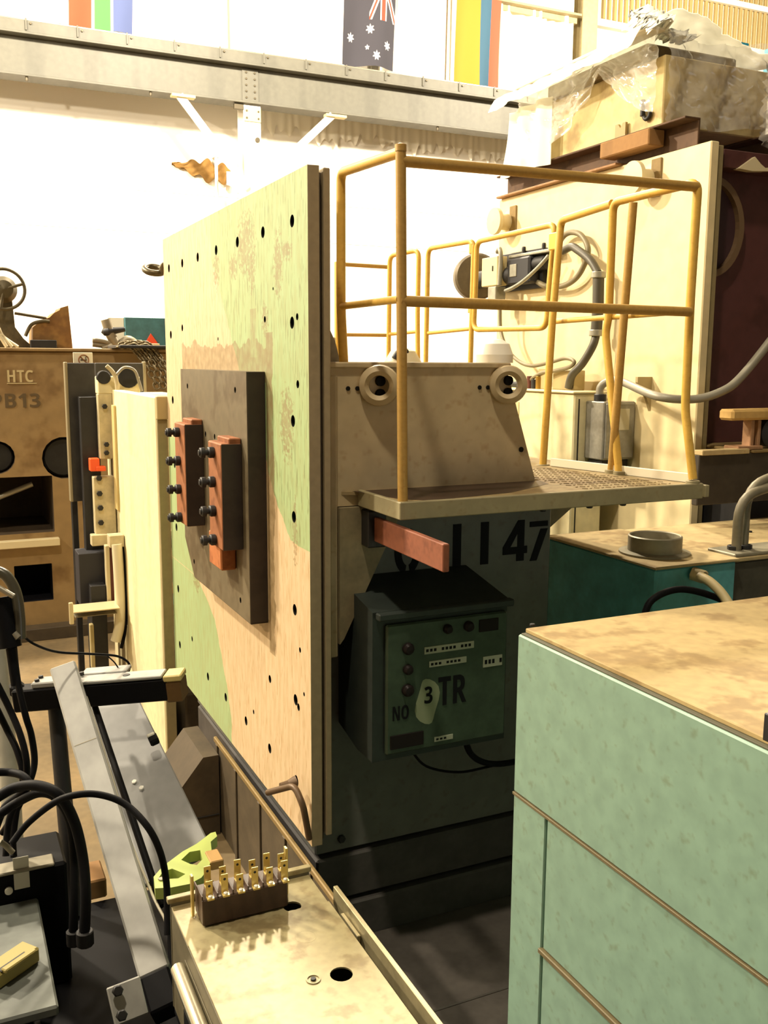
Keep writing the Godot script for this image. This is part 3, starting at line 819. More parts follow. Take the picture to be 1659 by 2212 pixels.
	pcyl(c, "hook_stem", dark, Vector3(3.58, 3.575, -4.36), Vector3(3.58, 3.66, -4.36), 0.014, 10)
	ptube(c, "hook", dark, soft([Vector3(3.58, 3.62, -4.36), Vector3(3.585, 3.575, -4.355), Vector3(3.585, 3.555, -4.335), Vector3(3.585, 3.565, -4.31), Vector3(3.585, 3.59, -4.305)]), 0.011, 8)
	var film := M("clear_film", "fffaf0", 0.12)
	film.transparency = BaseMaterial3D.TRANSPARENCY_ALPHA
	film.albedo_color = Color(1, 0.98, 0.93, 0.14)
	film.metallic_specular = 0.9
	var wfilm := M("white_film", "fffdf6", 0.35)
	wfilm.transparency = BaseMaterial3D.TRANSPARENCY_ALPHA
	wfilm.albedo_color = Color(1, 0.99, 0.95, 0.92)
	wfilm.backlight_enabled = true; wfilm.backlight = Color(0.9, 0.9, 0.86)
	var nz := noise(5, 1.6, 4)
	sheet(c, "side_film", film, 60, 22, func(u: float, v: float) -> Vector3:
		var n := nz.get_noise_2d(u * 3.0, v * 2.0)
		var hang := lerpf(0.12, 0.42, absf(sin(u * 4.2 + 0.4)))
		return Vector3(3.575 - 0.02 - 0.05 * absf(n) - 0.03 * v * absf(sin(u * 22.0)), 3.99 - v * hang - 0.02 * n, lerpf(-5.55, -4.22, u)), 0.002)
	sheet(c, "front_film", film, 40, 22, func(u: float, v: float) -> Vector3:
		var n := nz.get_noise_2d(u * 3.0 + 9.0, v * 2.0)
		return Vector3(lerpf(3.58, 4.42, u), lerpf(3.96, 3.52, v) - 0.03 * sin(u * 5.0), -4.19 + 0.06 * absf(n) + 0.02 * sin(u * 18.0 + v * 3.0)), 0.002)
	sheet(c, "top_film", wfilm, 60, 40, func(u: float, v: float) -> Vector3:
		var n := nz.get_noise_2d(u * 4.0 + 20.0, v * 4.0)
		var ridge := 0.12 * exp(-pow((v - 0.35) * 4.0, 2.0)) * smoothstep(0.5, 1.0, u)
		return Vector3(lerpf(3.40, 4.5, v), 4.0 + ridge + 0.02 * n - 0.05 * pow(v, 3.0) - 0.13 * exp(-v * 16.0), lerpf(-5.68, -4.25, u) - 0.05 * absf(n)), 0.003)
	sheet(c, "gathered_film", wfilm, 24, 24, func(u: float, v: float) -> Vector3:
		var n := nz.get_noise_2d(u * 5.0 + 40.0, v * 5.0)
		return Vector3(3.47 + 0.30 * u + 0.04 * n, 4.03 + 0.11 * sin(PI * minf(u * 1.5, 1.0)) * (1.0 - v * 0.4) + 0.05 * n - 0.08 * v, -4.42 + 0.22 * v + 0.05 * sin(u * 20.0)), 0.003)
	sheet(c, "hanging_film", wfilm, 20, 24, func(u: float, v: float) -> Vector3:
		return Vector3(3.52 + 0.02 * sin(u * 14.0), lerpf(3.86, 3.46, v), lerpf(-5.62 - 0.10 * v * v, -5.16, u)), 0.003)
	sheet(c, "hanging_film", film, 14, 24, func(u: float, v: float) -> Vector3:
		var n := nz.get_noise_2d(u * 5.0 + 60.0, v * 5.0)
		return Vector3(lerpf(4.22, 4.46, u) + 0.03 * n, lerpf(3.84, 3.44, v) + 0.03 * sin(u * 9.0), -4.12 + 0.05 * sin(u * 15.0) + 0.05 * n), 0.003)
	var bp := thing("blue_post_rack", "dark bar with two blue posts behind the wrapped crate's right end", "rack", Vector3(4.8, 3.33, -4.6))
	pbox(bp, "bar", dark, Vector3(4.38, 3.86, -4.6), Vector3(5.4, 3.93, -4.5))
	for x in [4.42, 4.66]:
		pbox(bp, "blue_post", M("blue_paint", "2f9ab8", 0.5), Vector3(x, 3.93, -4.58), Vector3(x + 0.07, 4.12, -4.53))
	for x in [4.60, 5.3]:
		pbox(bp, "leg", dark, Vector3(x, 3.33, -4.58), Vector3(x + 0.05, 3.86, -4.53))
	# motor and pipework on the yellow platen
	var mo := thing("fan_motor", "round dark blower motor on the left edge of the yellow platen", "motor", Vector3(3.5, 2.85, -5.9))
	plathe(mo, "drum", M("motor_dark", "6d6048", 0.5, 0.3, 0, 1.0), Vector3(3.60, 2.85, -6.16), Vector3(-0.35, 0, 0.94), [Vector2(0, 0), Vector2(0.15, 0), Vector2(0.165, 0.015), Vector2(0.165, 0.1), Vector2(0.15, 0.115), Vector2(0.05, 0.12), Vector2(0.05, 0.16), Vector2(0, 0.16)], 36)
	pcyl(mo, "shaft_housing", dark, Vector3(3.54, 2.82, -6.02), Vector3(3.54, 2.82, -5.5), 0.06)
	pbox(mo, "mount_plate", dark, Vector3(3.56, 2.72, -5.84), Vector3(3.60, 2.97, -5.24))
	var jb := pbox(mo, "terminal_box", M("terminal_cream", "d9c894", 0.5), Vector3(3.44, 2.755, -5.80), Vector3(3.52, 2.945, -5.60))
	pbox(jb, "latch", dark, Vector3(3.435, 2.85, -5.66), Vector3(3.442, 2.885, -5.648))
	pbox(mo, "switch_plate", galv, Vector3(3.42, 2.63, -5.68), Vector3(3.50, 2.745, -5.58))
	ptube(mo, "conduit", galv, soft([Vector3(3.44, 2.97, -5.60), Vector3(3.43, 2.985, -5.56), Vector3(3.43, 2.93, -5.54), Vector3(3.43, 2.75, -5.55)]), 0.016, 8)
	var vb := thing("valve_block", "black valve block on a bar beside the blower motor", "valve", Vector3(3.55, 2.75, -5.4))
	pbox(vb, "bar", galv, Vector3(3.50, 2.925, -5.56), Vector3(3.60, 2.945, -5.05))
	pbox(vb, "block", M("case_dark", "232226"), Vector3(3.48, 2.75, -5.54), Vector3(3.60, 2.92, -5.28), 0.012)
	pbox(vb, "nameplate", galv, Vector3(3.474, 2.80, -5.50), Vector3(3.482, 2.88, -5.42))
	pcyl(vb, "solenoid", dark, Vector3(3.54, 2.87, -5.28), Vector3(3.54, 2.87, -5.16), 0.045)
	for z in [-5.45, -5.22]:
		bolt(vb, "bolt", dark, Vector3(3.55, 2.945, z), Vector3.UP, 0.014, 0.05)
	var hm := M("hose_grey", "7d7358", 0.5, 0.2)
	var h1 := thing("hose", "thick dark hose dropping from a fitting to the top of the cream cabinet", "hose", Vector3(3.5, 2.1, -4.8), "hoses of the second press")
	var hd := M("hose_dark", "4b4638", 0.5, 0.2)
	ptube(h1, "upper_bend", hd, soft([Vector3(3.500, 2.915, -4.943), Vector3(3.500, 2.931, -4.859), Vector3(3.500, 2.906, -4.793), Vector3(3.500, 2.836, -4.668), Vector3(3.500, 2.756, -4.590)]), 0.024, 12)
	ptube(h1, "straight_pipe", hd, [Vector3(3.500, 2.735, -4.584), Vector3(3.500, 2.573, -4.578), Vector3(3.500, 2.428, -4.585)], 0.033, 14)
	ptube(h1, "lower_run", hd, soft([Vector3(3.500, 2.409, -4.584), Vector3(3.480, 2.340, -4.588), Vector3(3.450, 2.241, -4.639), Vector3(3.420, 2.173, -4.694), Vector3(3.420, 2.096, -4.726)]), 0.024, 12)
	for q in [Vector3(3.500, 2.746, -4.585), Vector3(3.500, 2.417, -4.585)]:
		pcyl(h1, "coupling", galv, q + Vector3(0, -0.018, 0), q + Vector3(0, 0.018, 0), 0.042)
	var h2 := thing("hose", "grey hose making a loop around the thick hose fitting", "hose", Vector3(3.55, 2.7, -5.0), "hoses of the second press")
	ptube(h2, "loop", hm, soft([Vector3(3.560, 2.762, -5.301), Vector3(3.540, 2.723, -5.166), Vector3(3.540, 2.712, -4.991), Vector3(3.540, 2.751, -4.852), Vector3(3.540, 2.839, -4.766), Vector3(3.540, 2.917, -4.749), Vector3(3.540, 2.997, -4.821), Vector3(3.540, 3.025, -4.929), Vector3(3.550, 3.006, -5.023), Vector3(3.560, 2.952, -5.083)]), 0.017, 10)
	var h3 := thing("hose", "thin grey hose hanging from the blower motor down to the cream cabinet", "hose", Vector3(3.45, 2.2, -5.3), "hoses of the second press")
	ptube(h3, "run", hm, soft([Vector3(3.460, 2.596, -5.583), Vector3(3.460, 2.452, -5.565), Vector3(3.440, 2.337, -5.453), Vector3(3.420, 2.253, -5.278), Vector3(3.420, 2.224, -5.116), Vector3(3.420, 2.248, -4.916), Vector3(3.420, 2.271, -4.764), Vector3(3.420, 2.252, -4.680), Vector3(3.420, 2.222, -4.715), Vector3(3.420, 2.199, -4.840), Vector3(3.400, 2.180, -4.982), Vector3(3.400, 2.132, -5.108), Vector3(3.400, 2.072, -5.163)]), 0.012, 8)
	var h4 := thing("hose", "slim cable slanting from the solenoid down to the switch plate", "cable", Vector3(3.45, 2.7, -5.4), "hoses of the second press")
	ptube(h4, "run", galv, soft([Vector3(3.470, 2.897, -5.049), Vector3(3.450, 2.838, -5.117), Vector3(3.430, 2.767, -5.239), Vector3(3.420, 2.725, -5.356), Vector3(3.430, 2.710, -5.472)]), 0.012, 8)
	# cream cabinet standing before the platen
	var ca := thing("cream_cabinet", "cream cabinet with fittings on top standing before the yellow platen", "cabinet", Vector3(3.4, 0, -4.9))
	pbox(ca, "body", cream, Vector3(3.30, 0.0, -5.5), Vector3(3.52, 2.07, -4.50), 0.008)
	pbox(ca, "top_lid", cream, Vector3(3.285, 2.07, -5.5), Vector3(3.53, 2.082, -4.49), 0.004)
	pbox(ca, "door_seam", dark, Vector3(3.33, 0.1, -4.502), Vector3(3.338, 2.04, -4.497), 0.001)
	pbox(ca, "name_plate", M("plate_pale", "d6c594", 0.4), Vector3(3.295, 1.88, -5.14), Vector3(3.301, 2.0, -5.07), 0.001)
	var fit := thing("pipe_fittings", "row of small pipe fittings and blocks on top of the cream cabinet", "fittings", Vector3(3.4, 2.082, -5.0))
	pbox(fit, "tan_block", M("bracket_tan", "a99668"), Vector3(3.44, 2.082, -4.92), Vector3(3.52, 2.20, -4.70))
	pbox(fit, "upright_plate", M("bracket_tan", "a99668"), Vector3(3.40, 2.082, -5.02), Vector3(3.42, 2.21, -4.94))
	for k in 4:
		pcyl(fit, "fitting", [dark, M("red_brown", "5a2a1c"), dark, M("brass", "a8843c", 0.35, 0.8)][k], Vector3(3.40, 2.082, -5.16 + k * 0.05), Vector3(3.40, 2.14 + 0.02 * (k % 2), -5.16 + k * 0.05), 0.02, 12)
	ptube(fit, "short_pipe", dark, [Vector3(3.38, 2.105, -5.42), Vector3(3.38, 2.105, -5.2)], 0.02)
	pcyl(fit, "knob", dark, Vector3(3.36, 2.13, -5.5), Vector3(3.36, 2.19, -5.5), 0.035)
	# grey electrical box
	var eb := thing("grey_switch_box", "grey metal switch box with a paper label on the cream cabinet's side", "switch box", Vector3(3.5, 1.70, -4.4))
	pbox(eb, "case", M("switch_grey", "9b988c", 0.4, 0.4, 0, 1.0), Vector3(3.38, 1.70, -4.50), Vector3(3.60, 2.03, -4.33), 0.006)
	pbox(eb, "door", M("switch_grey", "9b988c"), Vector3(3.39, 1.71, -4.33), Vector3(3.59, 2.02, -4.318), 0.004)
	pbox(eb, "paper_label", M("paper_label", "c9c1a4", 0.8), Vector3(3.45, 1.87, -4.319), Vector3(3.55, 1.99, -4.315), 0.001)
	pbox(eb, "dark_base", dark, Vector3(3.40, 1.60, -4.48), Vector3(3.58, 1.70, -4.35))
	var gh := thing("hose", "grey hose sagging from the switch box to the right edge before the maroon frame", "hose", Vector3(3.6, 2.05, -4.0), "hoses of the second press")
	ptube(gh, "run", M("hose_pale_grey", "8d8878", 0.45, 0.2), soft([Vector3(3.42, 2.03, -4.42), Vector3(3.42, 2.11, -4.42), Vector3(3.46, 2.145, -4.38), Vector3(3.396, 2.143, -4.200), Vector3(3.339, 2.078, -3.850), Vector3(3.493, 2.066, -3.750), Vector3(3.628, 2.106, -3.700), Vector3(3.748, 2.176, -3.700), Vector3(3.940, 2.366, -3.700), Vector3(4.104, 2.547, -3.700)]), 0.022, 12)
	pcyl(gh, "gland", dark, Vector3(3.42, 2.03, -4.42), Vector3(3.42, 2.07, -4.42), 0.035)
	pprism(gh, "hose_bracket", M("bracket_tan", "a99668"), [Vector2(3.5, 2.17), Vector2(3.6, 2.17), Vector2(3.6, 1.98), Vector2(3.57, 2.05), Vector2(3.5, 2.14)], 2, -4.22, -4.2)

func paint_plate() -> ImageTexture:
	var W := 640
	var H := 700
	var im := Image.create(W, H, false, Image.FORMAT_RGB8)
	var peach := Color("ccb38f")
	var green := Color("98ad7c")
	var na := noise(3, 0.02, 4)
	var nb := noise(4, 0.06, 4)
	var ns := noise(7, 0.05, 3)
	var up := [Vector2(-0.02, 0.437), Vector2(0.079, 0.444), Vector2(0.158, 0.521), Vector2(0.25, 0.597), Vector2(0.385, 0.75), Vector2(0.47, 0.82), Vector2(0.50, 0.86), Vector2(0.536, 0.905), Vector2(0.545, 1.01)]
	var lo := [Vector2(0.72, 0.25), Vector2(0.748, 0.336), Vector2(0.78, 0.412), Vector2(0.89, 0.494), Vector2(0.96, 0.524), Vector2(1.01, 0.53)]
	var stains := [[0.68, 0.075, 0.05, 0.045], [0.60, 0.105, 0.025, 0.02], [0.715, 0.115, 0.022, 0.035], [0.86, 0.12, 0.02, 0.045], [0.90, 0.105, 0.025, 0.012], [0.787, 0.2, 0.018, 0.022], [0.895, 0.36, 0.03, 0.05], [0.48, 0.10, 0.02, 0.03], [0.93, 0.52, 0.01, 0.05], [0.25, 0.72, 0.03, 0.03]]
	for y in H:
		var v := float(y) / H
		for x in W:
			var u := float(x) / W
			var wob := 0.012 * na.get_noise_2d(x, y)
			var ug := 1.1
			for i in up.size() - 1:
				if v >= up[i].x and v < up[i + 1].x:
					ug = lerpf(up[i].y, up[i + 1].y, (v - up[i].x) / (up[i + 1].x - up[i].x))
			var is_green := v < 0.54 and u + wob > ug
			if v > 0.437 and v < 0.72 and u < 0.25: is_green = true
			for i in lo.size() - 1:
				if v >= lo[i].x and v < lo[i + 1].x and u + wob < lerpf(lo[i].y, lo[i + 1].y, (v - lo[i].x) / (lo[i + 1].x - lo[i].x)): is_green = true
			var c := green if is_green else peach
			var g := nb.get_noise_2d(x * 1.5, y * 0.35)
			c = c.lerp(Color("8a7444"), clampf(0.08 + 0.25 * g, 0.0, 0.3))
			# dark scratches that run down the right-hand green field
			var sc := ns.get_noise_2d(x * 6.0, y * 0.35)
			if is_green and u > 0.5 and sc > 0.34: c = c.lerp(Color("5f6238"), clampf((sc - 0.34) * 4.0, 0.0, 0.6))
			if not is_green and sc > 0.42: c = c.lerp(Color("9a7040"), clampf((sc - 0.42) * 4.0, 0.0, 0.6))
			# rust rubbed around the mounting block
			var e := 0.0
			if u > 0.17 and u < 0.80 and v > 0.235 + wob * 1.5 and v < 0.30: e = 0.75
			if u > 0.79 and u < 0.825 + wob and v > 0.22 and v < 0.745: e = 0.85
			if u > 0.70 and u < 0.735 + wob and v > 0.18 and v < 0.26: e = 0.5
			if v > 0.69 and v < 0.715 + wob and u > 0.28 and u < 0.80: e = 0.7
			for s in stains:
				var d := pow((u - s[0]) / s[2], 2.0) + pow((v - s[1]) / s[3], 2.0)
				if d + nb.get_noise_2d(x * 2.0, y * 2.0) * 2.2 < 0.8: e = maxf(e, 0.7)
			c = c.lerp(Color("7f6a46"), e * (0.75 + 0.4 * na.get_noise_2d(x * 3.0, y * 3.0)))
			im.set_pixel(x, y, c)
	im.generate_mipmaps()
	return ImageTexture.create_from_image(im)

func build_press() -> void:
	var edge := M("plate_edge", "a39272", 0.6, 0.2, 2, 1.2)
	var dark := M("dark_steel", "2b2a2a", 0.5, 0.3, 0, 0.8)
	var oily := M("bore_dark", "1b1a16", 0.6, 0.3)
	# tall camouflage-painted plate with bolt holes
	var t := thing("painted_plate", "tall steel plate painted in peach and green patches with rows of bolt holes", "plate", Vector3(1.15, 0.5, -4.085))
	var A := Vector3(1.123, 0.52, -5.17)
	var B := Vector3(1.163, 2.872, -3.0)
	var am := ArrayMesh.new()
	var st := S()
	var q := [Vector3(A.x, A.y, A.z), Vector3(A.x, A.y, B.z), Vector3(A.x, B.y, B.z), Vector3(A.x, B.y, A.z)]
	var uv := [Vector2(0, 1), Vector2(1, 1), Vector2(1, 0), Vector2(0, 0)]
	for i in [0, 2, 1, 0, 3, 2]:
		st.set_normal(Vector3.LEFT); st.set_uv(uv[i]); st.add_vertex(q[i] - O)
	# front faces run clockwise seen from outside (from -x)
	var face := M("painted_face", "ffffff", 0.55)
	face.albedo_texture = paint_plate()
	var s2 := S()
	var r := [Vector3(B.x, A.y, A.z), Vector3(B.x, A.y, B.z), Vector3(B.x, B.y, B.z), Vector3(B.x, B.y, A.z)]
	fq(s2, r[0], r[1], r[2], r[3], Vector3.RIGHT)
	fq(s2, q[0], q[1], r[1], r[0], Vector3.DOWN)
	fq(s2, q[3], q[2], r[2], r[3], Vector3.UP)
	fq(s2, q[0], q[3], r[3], r[0], Vector3.FORWARD)
	fq(s2, q[1], q[2], r[2], r[1], Vector3.BACK)
	st.commit(am); s2.commit(am)
	am.surface_set_material(0, face); am.surface_set_material(1, edge)
	var c := csg(t, "painted_face", am)
	var zs := [-3.15, -3.47, -3.80, -4.12, -4.44, -4.745, -5.04]
	for i in 7:
		subtract(c, Vector3(1.10, 2.715, zs[i]), Vector3(1.18, 2.715, zs[i]), 0.021, oily)
	for y in [2.378, 2.04, 1.70, 1.36, 1.02, 0.705]:
		subtract(c, Vector3(1.10, y, -3.16), Vector3(1.18, y, -3.16), 0.021, oily)
		subtract(c, Vector3(1.10, y, -5.04), Vector3(1.18, y, -5.04), 0.021, oily)
	for z in [-3.475, -3.80, -4.12, -4.44]:
		subtract(c, Vector3(1.10, 0.71, z), Vector3(1.18, 0.71, z), 0.02, oily)
	for p in [[2.396, -3.108, 0.012], [2.169, -3.108, 0.014], [1.224, -3.108, 0.01], [1.005, -3.46, 0.016], [1.002, -3.13, 0.014], [1.071, -3.07, 0.008], [0.79, -3.686, 0.01], [2.406, -4.78, 0.017], [2.378, -4.6, 0.0], [2.34, -4.12, 0.008], [2.40, -3.461, 0.012], [2.505, -3.36, 0.006], [0.817, -4.75, 0.014]]:
		if p[2] > 0.0: subtract(c, Vector3(1.10, p[0], p[1]), Vector3(1.18, p[0], p[1]), p[2], oily)
	# second layer, filler and back rib show as grooves along the near edge
	pbox(t, "filler_layer", M("groove_dark", "6a5e4c", 0.7, 0.1, 2, 1.2), Vector3(1.1635, 0.53, -5.15), Vector3(1.178, 2.855, -3.02), 0.002)
	pbox(t, "backing_layer", edge, Vector3(1.1785, 0.55, -5.15), Vector3(1.202, 2.868, -3.0), 0.003)
	# mounting block bolted to the plate
	var b := thing("mounting_block", "thick grey-brown steel block bolted to the middle of the painted plate", "block", Vector3(1.087, 1.22, -4.0))
	var bm := M("block_steel", "71664f", 0.5, 0.2, 1, 0.9)
	var bs := S()
	prism(bs, [Vector2(-4.53, 2.207), Vector2(-3.47, 2.207), Vector2(-3.47, 1.236), Vector2(-4.36, 1.236), Vector2(-4.53, 1.40)], 0, 1.050, 1.122)
	var bc := csg(b, "block_body", mesh(bs, bm))
	for p in [[2.13, -4.40], [2.135, -3.62], [1.93, -4.25], [1.93, -4.09], [1.93, -3.94], [1.93, -3.80], [1.30, -3.60], [1.31, -4.36]]:
		subtract(bc, Vector3(1.02, p[0], p[1]), Vector3(1.09, p[0], p[1]), 0.012, oily)
	var em := M("edge_shade", "33281e", 0.6, 0.1, 1, 1.2)  # dark brown paints shade onto the near and under faces
	pbox(b, "shade_face", em, Vector3(1.052, 1.237, -3.47), Vector3(1.121, 2.206, -3.467), 0.001)
	pprism(b, "shade_face", em, [Vector2(-3.468, 1.236), Vector2(-3.468, 1.233), Vector2(-4.362, 1.233), Vector2(-4.532, 1.398), Vector2(-4.53, 1.40), Vector2(-4.36, 1.236)], 0, 1.052, 1.121)
	# rusty bars with studs
	var rust := M("bar_rust", "9a6038", 0.7, 0.2, 1, 1.5)
	var orange := M("bar_orange", "b9703c", 0.7, 0.1, 1, 1.5)
	var bars := [[Vector3(0.965, 1.732, -4.132), Vector3(0.965, 1.971, -4.104).y, Vector3(0.965, 1.518, -3.987).y, "left rusty clamping bar with studs on the mounting block"], [Vector3(0.965, 1.718, -3.544), Vector3(0.965, 1.933, -3.527).y, Vector3(0.965, 1.516, -3.560).y, "right rusty clamping bar with studs on the mounting block"]]
	for k in 2:
		var zc: float = bars[k][0].z
		var y1: float = bars[k][1]
		var y0: float = bars[k][2]
		var g := thing("clamping_bar", bars[k][3], "bar", Vector3(1.0, y0, zc), "clamping bars on the mounting block")
		pbox(g, "bar", rust, Vector3(0.967, y0, zc - 0.19), Vector3(1.049, y1, zc), 0.005)
		pbox(g, "shade_face", em, Vector3(0.969, y0 + 0.002, zc), Vector3(1.048, y1 - 0.002, zc + 0.002), 0.0008)  # thin dark plate, shade painted over the near face
		pbox(g, "step_strip", rust, Vector3(1.0, y1 - 0.05, zc - 0.17), Vector3(1.049, y1 + 0.02, zc - 0.004), 0.004)
		if k == 1:
			pbox(g, "orange_foot", orange, Vector3(0.985, y0 - 0.10, zc - 0.28), Vector3(1.049, y0 + 0.04, zc - 0.10), 0.006)
		for i in 4:
			var y := lerpf(y1 - 0.04, y0 + 0.03, i / 3.0)
			var pz := zc - 0.10
			pcyl(g, "stud", dark, Vector3(0.905, y, pz), Vector3(1.0, y, pz), 0.012, 10)
			bolt(g, "nut", dark, Vector3(0.930, y, pz), Vector3.LEFT, 0.022, 0.02)
			bolt(g, "nut", dark, Vector3(0.964, y, pz), Vector3.LEFT, 0.024, 0.022)
	# lifting eye and bottom handle
	var e := thing("lifting_eye", "dark steel lifting eye screwed into the upper left edge of the plate", "lifting eye", Vector3(1.142, 2.66, -5.17))
	var ec := Vector3(1.101, 2.727, -5.300)
	var ring := []
	for k in 28:
		ring.append(ec + Vector3(0.05 * cos(TAU * k / 28), -0.022 * sin(TAU * k / 28), 0.052 * sin(TAU * k / 28)))
	var es := S()
	tube(es, ring, 0.017, 10, true)
	put(e, "eye_ring", es, M("eye_steel", "5d5238", 0.4, 0.5))
	pcyl(e, "shank", M("eye_steel", "5d5238"), ec + Vector3(0.035, 0, 0.05), Vector3(1.142, ec.y, -5.165), 0.02, 14)
	pcyl(e, "collar", M("eye_steel", "5d5238"), Vector3(1.142, ec.y, -5.20), Vector3(1.142, ec.y, -5.17), 0.036)
	var h := thing("bent_handle", "bent brown steel handle at the lower right corner of the painted plate", "handle", Vector3(1.1, 0.7, -3.1))
	ptube(h, "grip", M("handle_brown", "5a4630", 0.5, 0.3), bent([Vector3(1.020, 0.666, -3.189), Vector3(1.080, 0.737, -3.061), Vector3(1.090, 0.686, -2.998), Vector3(1.115, 0.550, -3.006)], 0.03), 0.012, 10)
	plathe(h, "boss", M("handle_brown", "5a4630"), Vector3(1.123, 0.690, -3.172), Vector3.LEFT, [Vector2(0.028, 0), Vector2(0.016, 0.03), Vector2(0.012, 0.06), Vector2(0, 0.06)])
	# press body behind the plate
	var tan := M("press_tan", "bfac86", 0.55, 0.0, 3, 0.6)
	var shade := M("press_grey", "6c6c66", 0.5, 0.1, 3, 0.6)
	var p := thing("machine_press", "heavy tan and grey press body stencilled with a number, behind the painted plate", "press", Vector3(1.75, 0, -4.2))
	pbox(p, "side_plate", shade, Vector3(1.203, 0.375, -5.0), Vector3(2.24, 1.745, -3.18), 0.006)
	var us := S()
	prism(us, [Vector2(1.203, 1.745), Vector2(2.085, 1.745), Vector2(1.925, 2.225), Vector2(1.203, 2.225)], 2, -4.9, -3.05)
	put(p, "head_block", us, tan)
	pbox(p, "top_flange", tan, Vector3(1.203, 2.225, -4.92), Vector3(1.94, 2.245, -3.04), 0.004)
	pbox(p, "flange_strip", tan, Vector3(1.203, 1.2, -3.18), Vector3(1.245, 2.2, -3.045), 0.004)
	for q2 in [[1.405, 2.165], [1.93, 2.165]]:
		plathe(p, "lifting_ring", tan, Vector3(q2[0], q2[1], -3.05), Vector3(-0.45, 0, 0.9), [Vector2(0.035, 0), Vector2(0.035, 0.045), Vector2(0.05, 0.06), Vector2(0.068, 0.05), Vector2(0.072, 0.03), Vector2(0.072, 0)])
		pcyl(p, "ring_hole", oily, Vector3(q2[0], q2[1] + 0.015, -3.05), Vector3(q2[0], q2[1] + 0.015, -3.035), 0.018, 12)
		pcyl(p, "ring_hole", oily, Vector3(q2[0], q2[1] - 0.03, -3.05), Vector3(q2[0], q2[1] - 0.03, -3.035), 0.018, 12)
		for k in 2:
			pcyl(p, "stud_hole", oily, Vector3(q2[0] - 0.12 + k * 0.035, q2[1] - 0.01, -3.05), Vector3(q2[0] - 0.12 + k * 0.035, q2[1] - 0.01, -3.046), 0.008, 10)
	pcyl(p, "stud_hole", oily, Vector3(1.998, 1.92, -3.05), Vector3(1.998, 1.92, -3.045), 0.010, 12)
	plathe(p, "white_cap", M("cap_white", "f4efe0", 0.4), Vector3(1.915, 2.245, -3.12), Vector3.UP, [Vector2(0.07, 0), Vector2(0.07, 0.03), Vector2(0.055, 0.07), Vector2(0.03, 0.085), Vector2(0, 0.09)])
	# curved ram housing seen through the railing, left
	var rh := S()
	prism(rh, [Vector2(1.203, 2.245), Vector2(1.36, 2.245), Vector2(1.34, 2.32), Vector2(1.31, 2.38), Vector2(1.27, 2.44), Vector2(1.235, 2.48), Vector2(1.203, 2.49)], 2, -4.0, -3.3)
	put(p, "curved_housing", rh, M("housing_grey", "8d8672", 0.5, 0.1, 0, 1.0))
	pbox(p, "rear_block", tan, Vector3(1.4, 2.245, -4.85), Vector3(1.75, 2.36, -4.3))
	plathe(p, "pump_dome", M("pump_pale", "d9cdaa", 0.5), Vector3(2.059, 2.227, -4.200), Vector3.UP, [Vector2(0.09, -0.05), Vector2(0.09, 0.02), Vector2(0.06, 0.07), Vector2(0, 0.09)])
	ptube(p, "pump_hose", dark, soft([Vector3(1.990, 2.260, -4.150), Vector3(2.029, 2.304, -4.150), Vector3(2.058, 2.282, -4.150)]), 0.016)
	# stencilled number
	var ink := M("stencil_ink", "17181b", 0.7)
	var zf := -3.177
	for x in [1.80, 1.925]:
		pprism(p, "digit_one", ink, [Vector2(x - 0.018, 1.455), Vector2(x + 0.018, 1.455), Vector2(x + 0.018, 1.625), Vector2(x - 0.018, 1.625)], 2, zf - 0.003, zf)
	pprism(p, "digit_four", ink, [Vector2(2.075, 1.455), Vector2(2.11, 1.455), Vector2(2.11, 1.485), Vector2(2.125, 1.485), Vector2(2.125, 1.515), Vector2(2.11, 1.515), Vector2(2.11, 1.622), Vector2(2.08, 1.622), Vector2(2.01, 1.515), Vector2(2.01, 1.485), Vector2(2.075, 1.485)], 2, zf - 0.003, zf)
	pprism(p, "digit_four_eye", shade, [Vector2(2.045, 1.515), Vector2(2.075, 1.515), Vector2(2.075, 1.565)], 2, zf - 0.002, zf + 0.001)
	pprism(p, "digit_seven", ink, [Vector2(2.135, 1.59), Vector2(2.222, 1.59), Vector2(2.222, 1.612), Vector2(2.135, 1.612)], 2, zf - 0.003, zf)
	pprism(p, "digit_seven", ink, [Vector2(2.14, 1.45), Vector2(2.172, 1.45), Vector2(2.222, 1.58), Vector2(2.188, 1.58)], 2, zf - 0.003, zf)
	for sg in [-1.0, 1.0]:
		var arc := []
		for k in 15:
			var a := deg_to_rad(12 + k * 156.0 / 14)
			arc.append(Vector2(1.585 + 0.055 * sin(a) * sg, 1.535 + 0.09 * cos(a)))
		for k in 15:
			var a := deg_to_rad(168 - k * 156.0 / 14)
			arc.append(Vector2(1.585 + 0.026 * sin(a) * sg, 1.535 + 0.055 * cos(a)))
		pprism(p, "letter_arc", ink, arc, 2, zf - 0.003, zf)
	# base of the press: two plinth courses
	pbox(p, "plinth", M("plinth_dark", "4f4b48", 0.6, 0.1, 0, 0.8), Vector3(1.203, 0.18, -5.0), Vector3(2.45, 0.36, -3.165), 0.008)
	pbox(p, "plinth", M("plinth_dark", "4f4b48"), Vector3(1.203, 0.0, -5.0), Vector3(2.45, 0.165, -3.15), 0.008)
	bolt(p, "bolt", dark, Vector3(1.31, 0.425, -3.18), Vector3.BACK, 0.016, 0.015)
	# bed rail and frame under the plate
	var f := thing("bed_frame", "dark low bed frame with an upright-ribbed side under the painted plate", "frame", Vector3(1.15, 0, -3.6))
	var fm := M("bed_dark", "554a38", 0.6, 0.1, 0, 0.9)
	pbox(f, "top_rail", M("bed_rail", "8a7448", 0.5, 0.2, 3, 1.2), Vector3(1.104, 0.435, -4.29), Vector3(1.121, 0.46, -2.30), 0.004)
	pbox(f, "side_web", fm, Vector3(1.112, 0.0, -4.29), Vector3(1.120, 0.435, -2.32), 0.003)
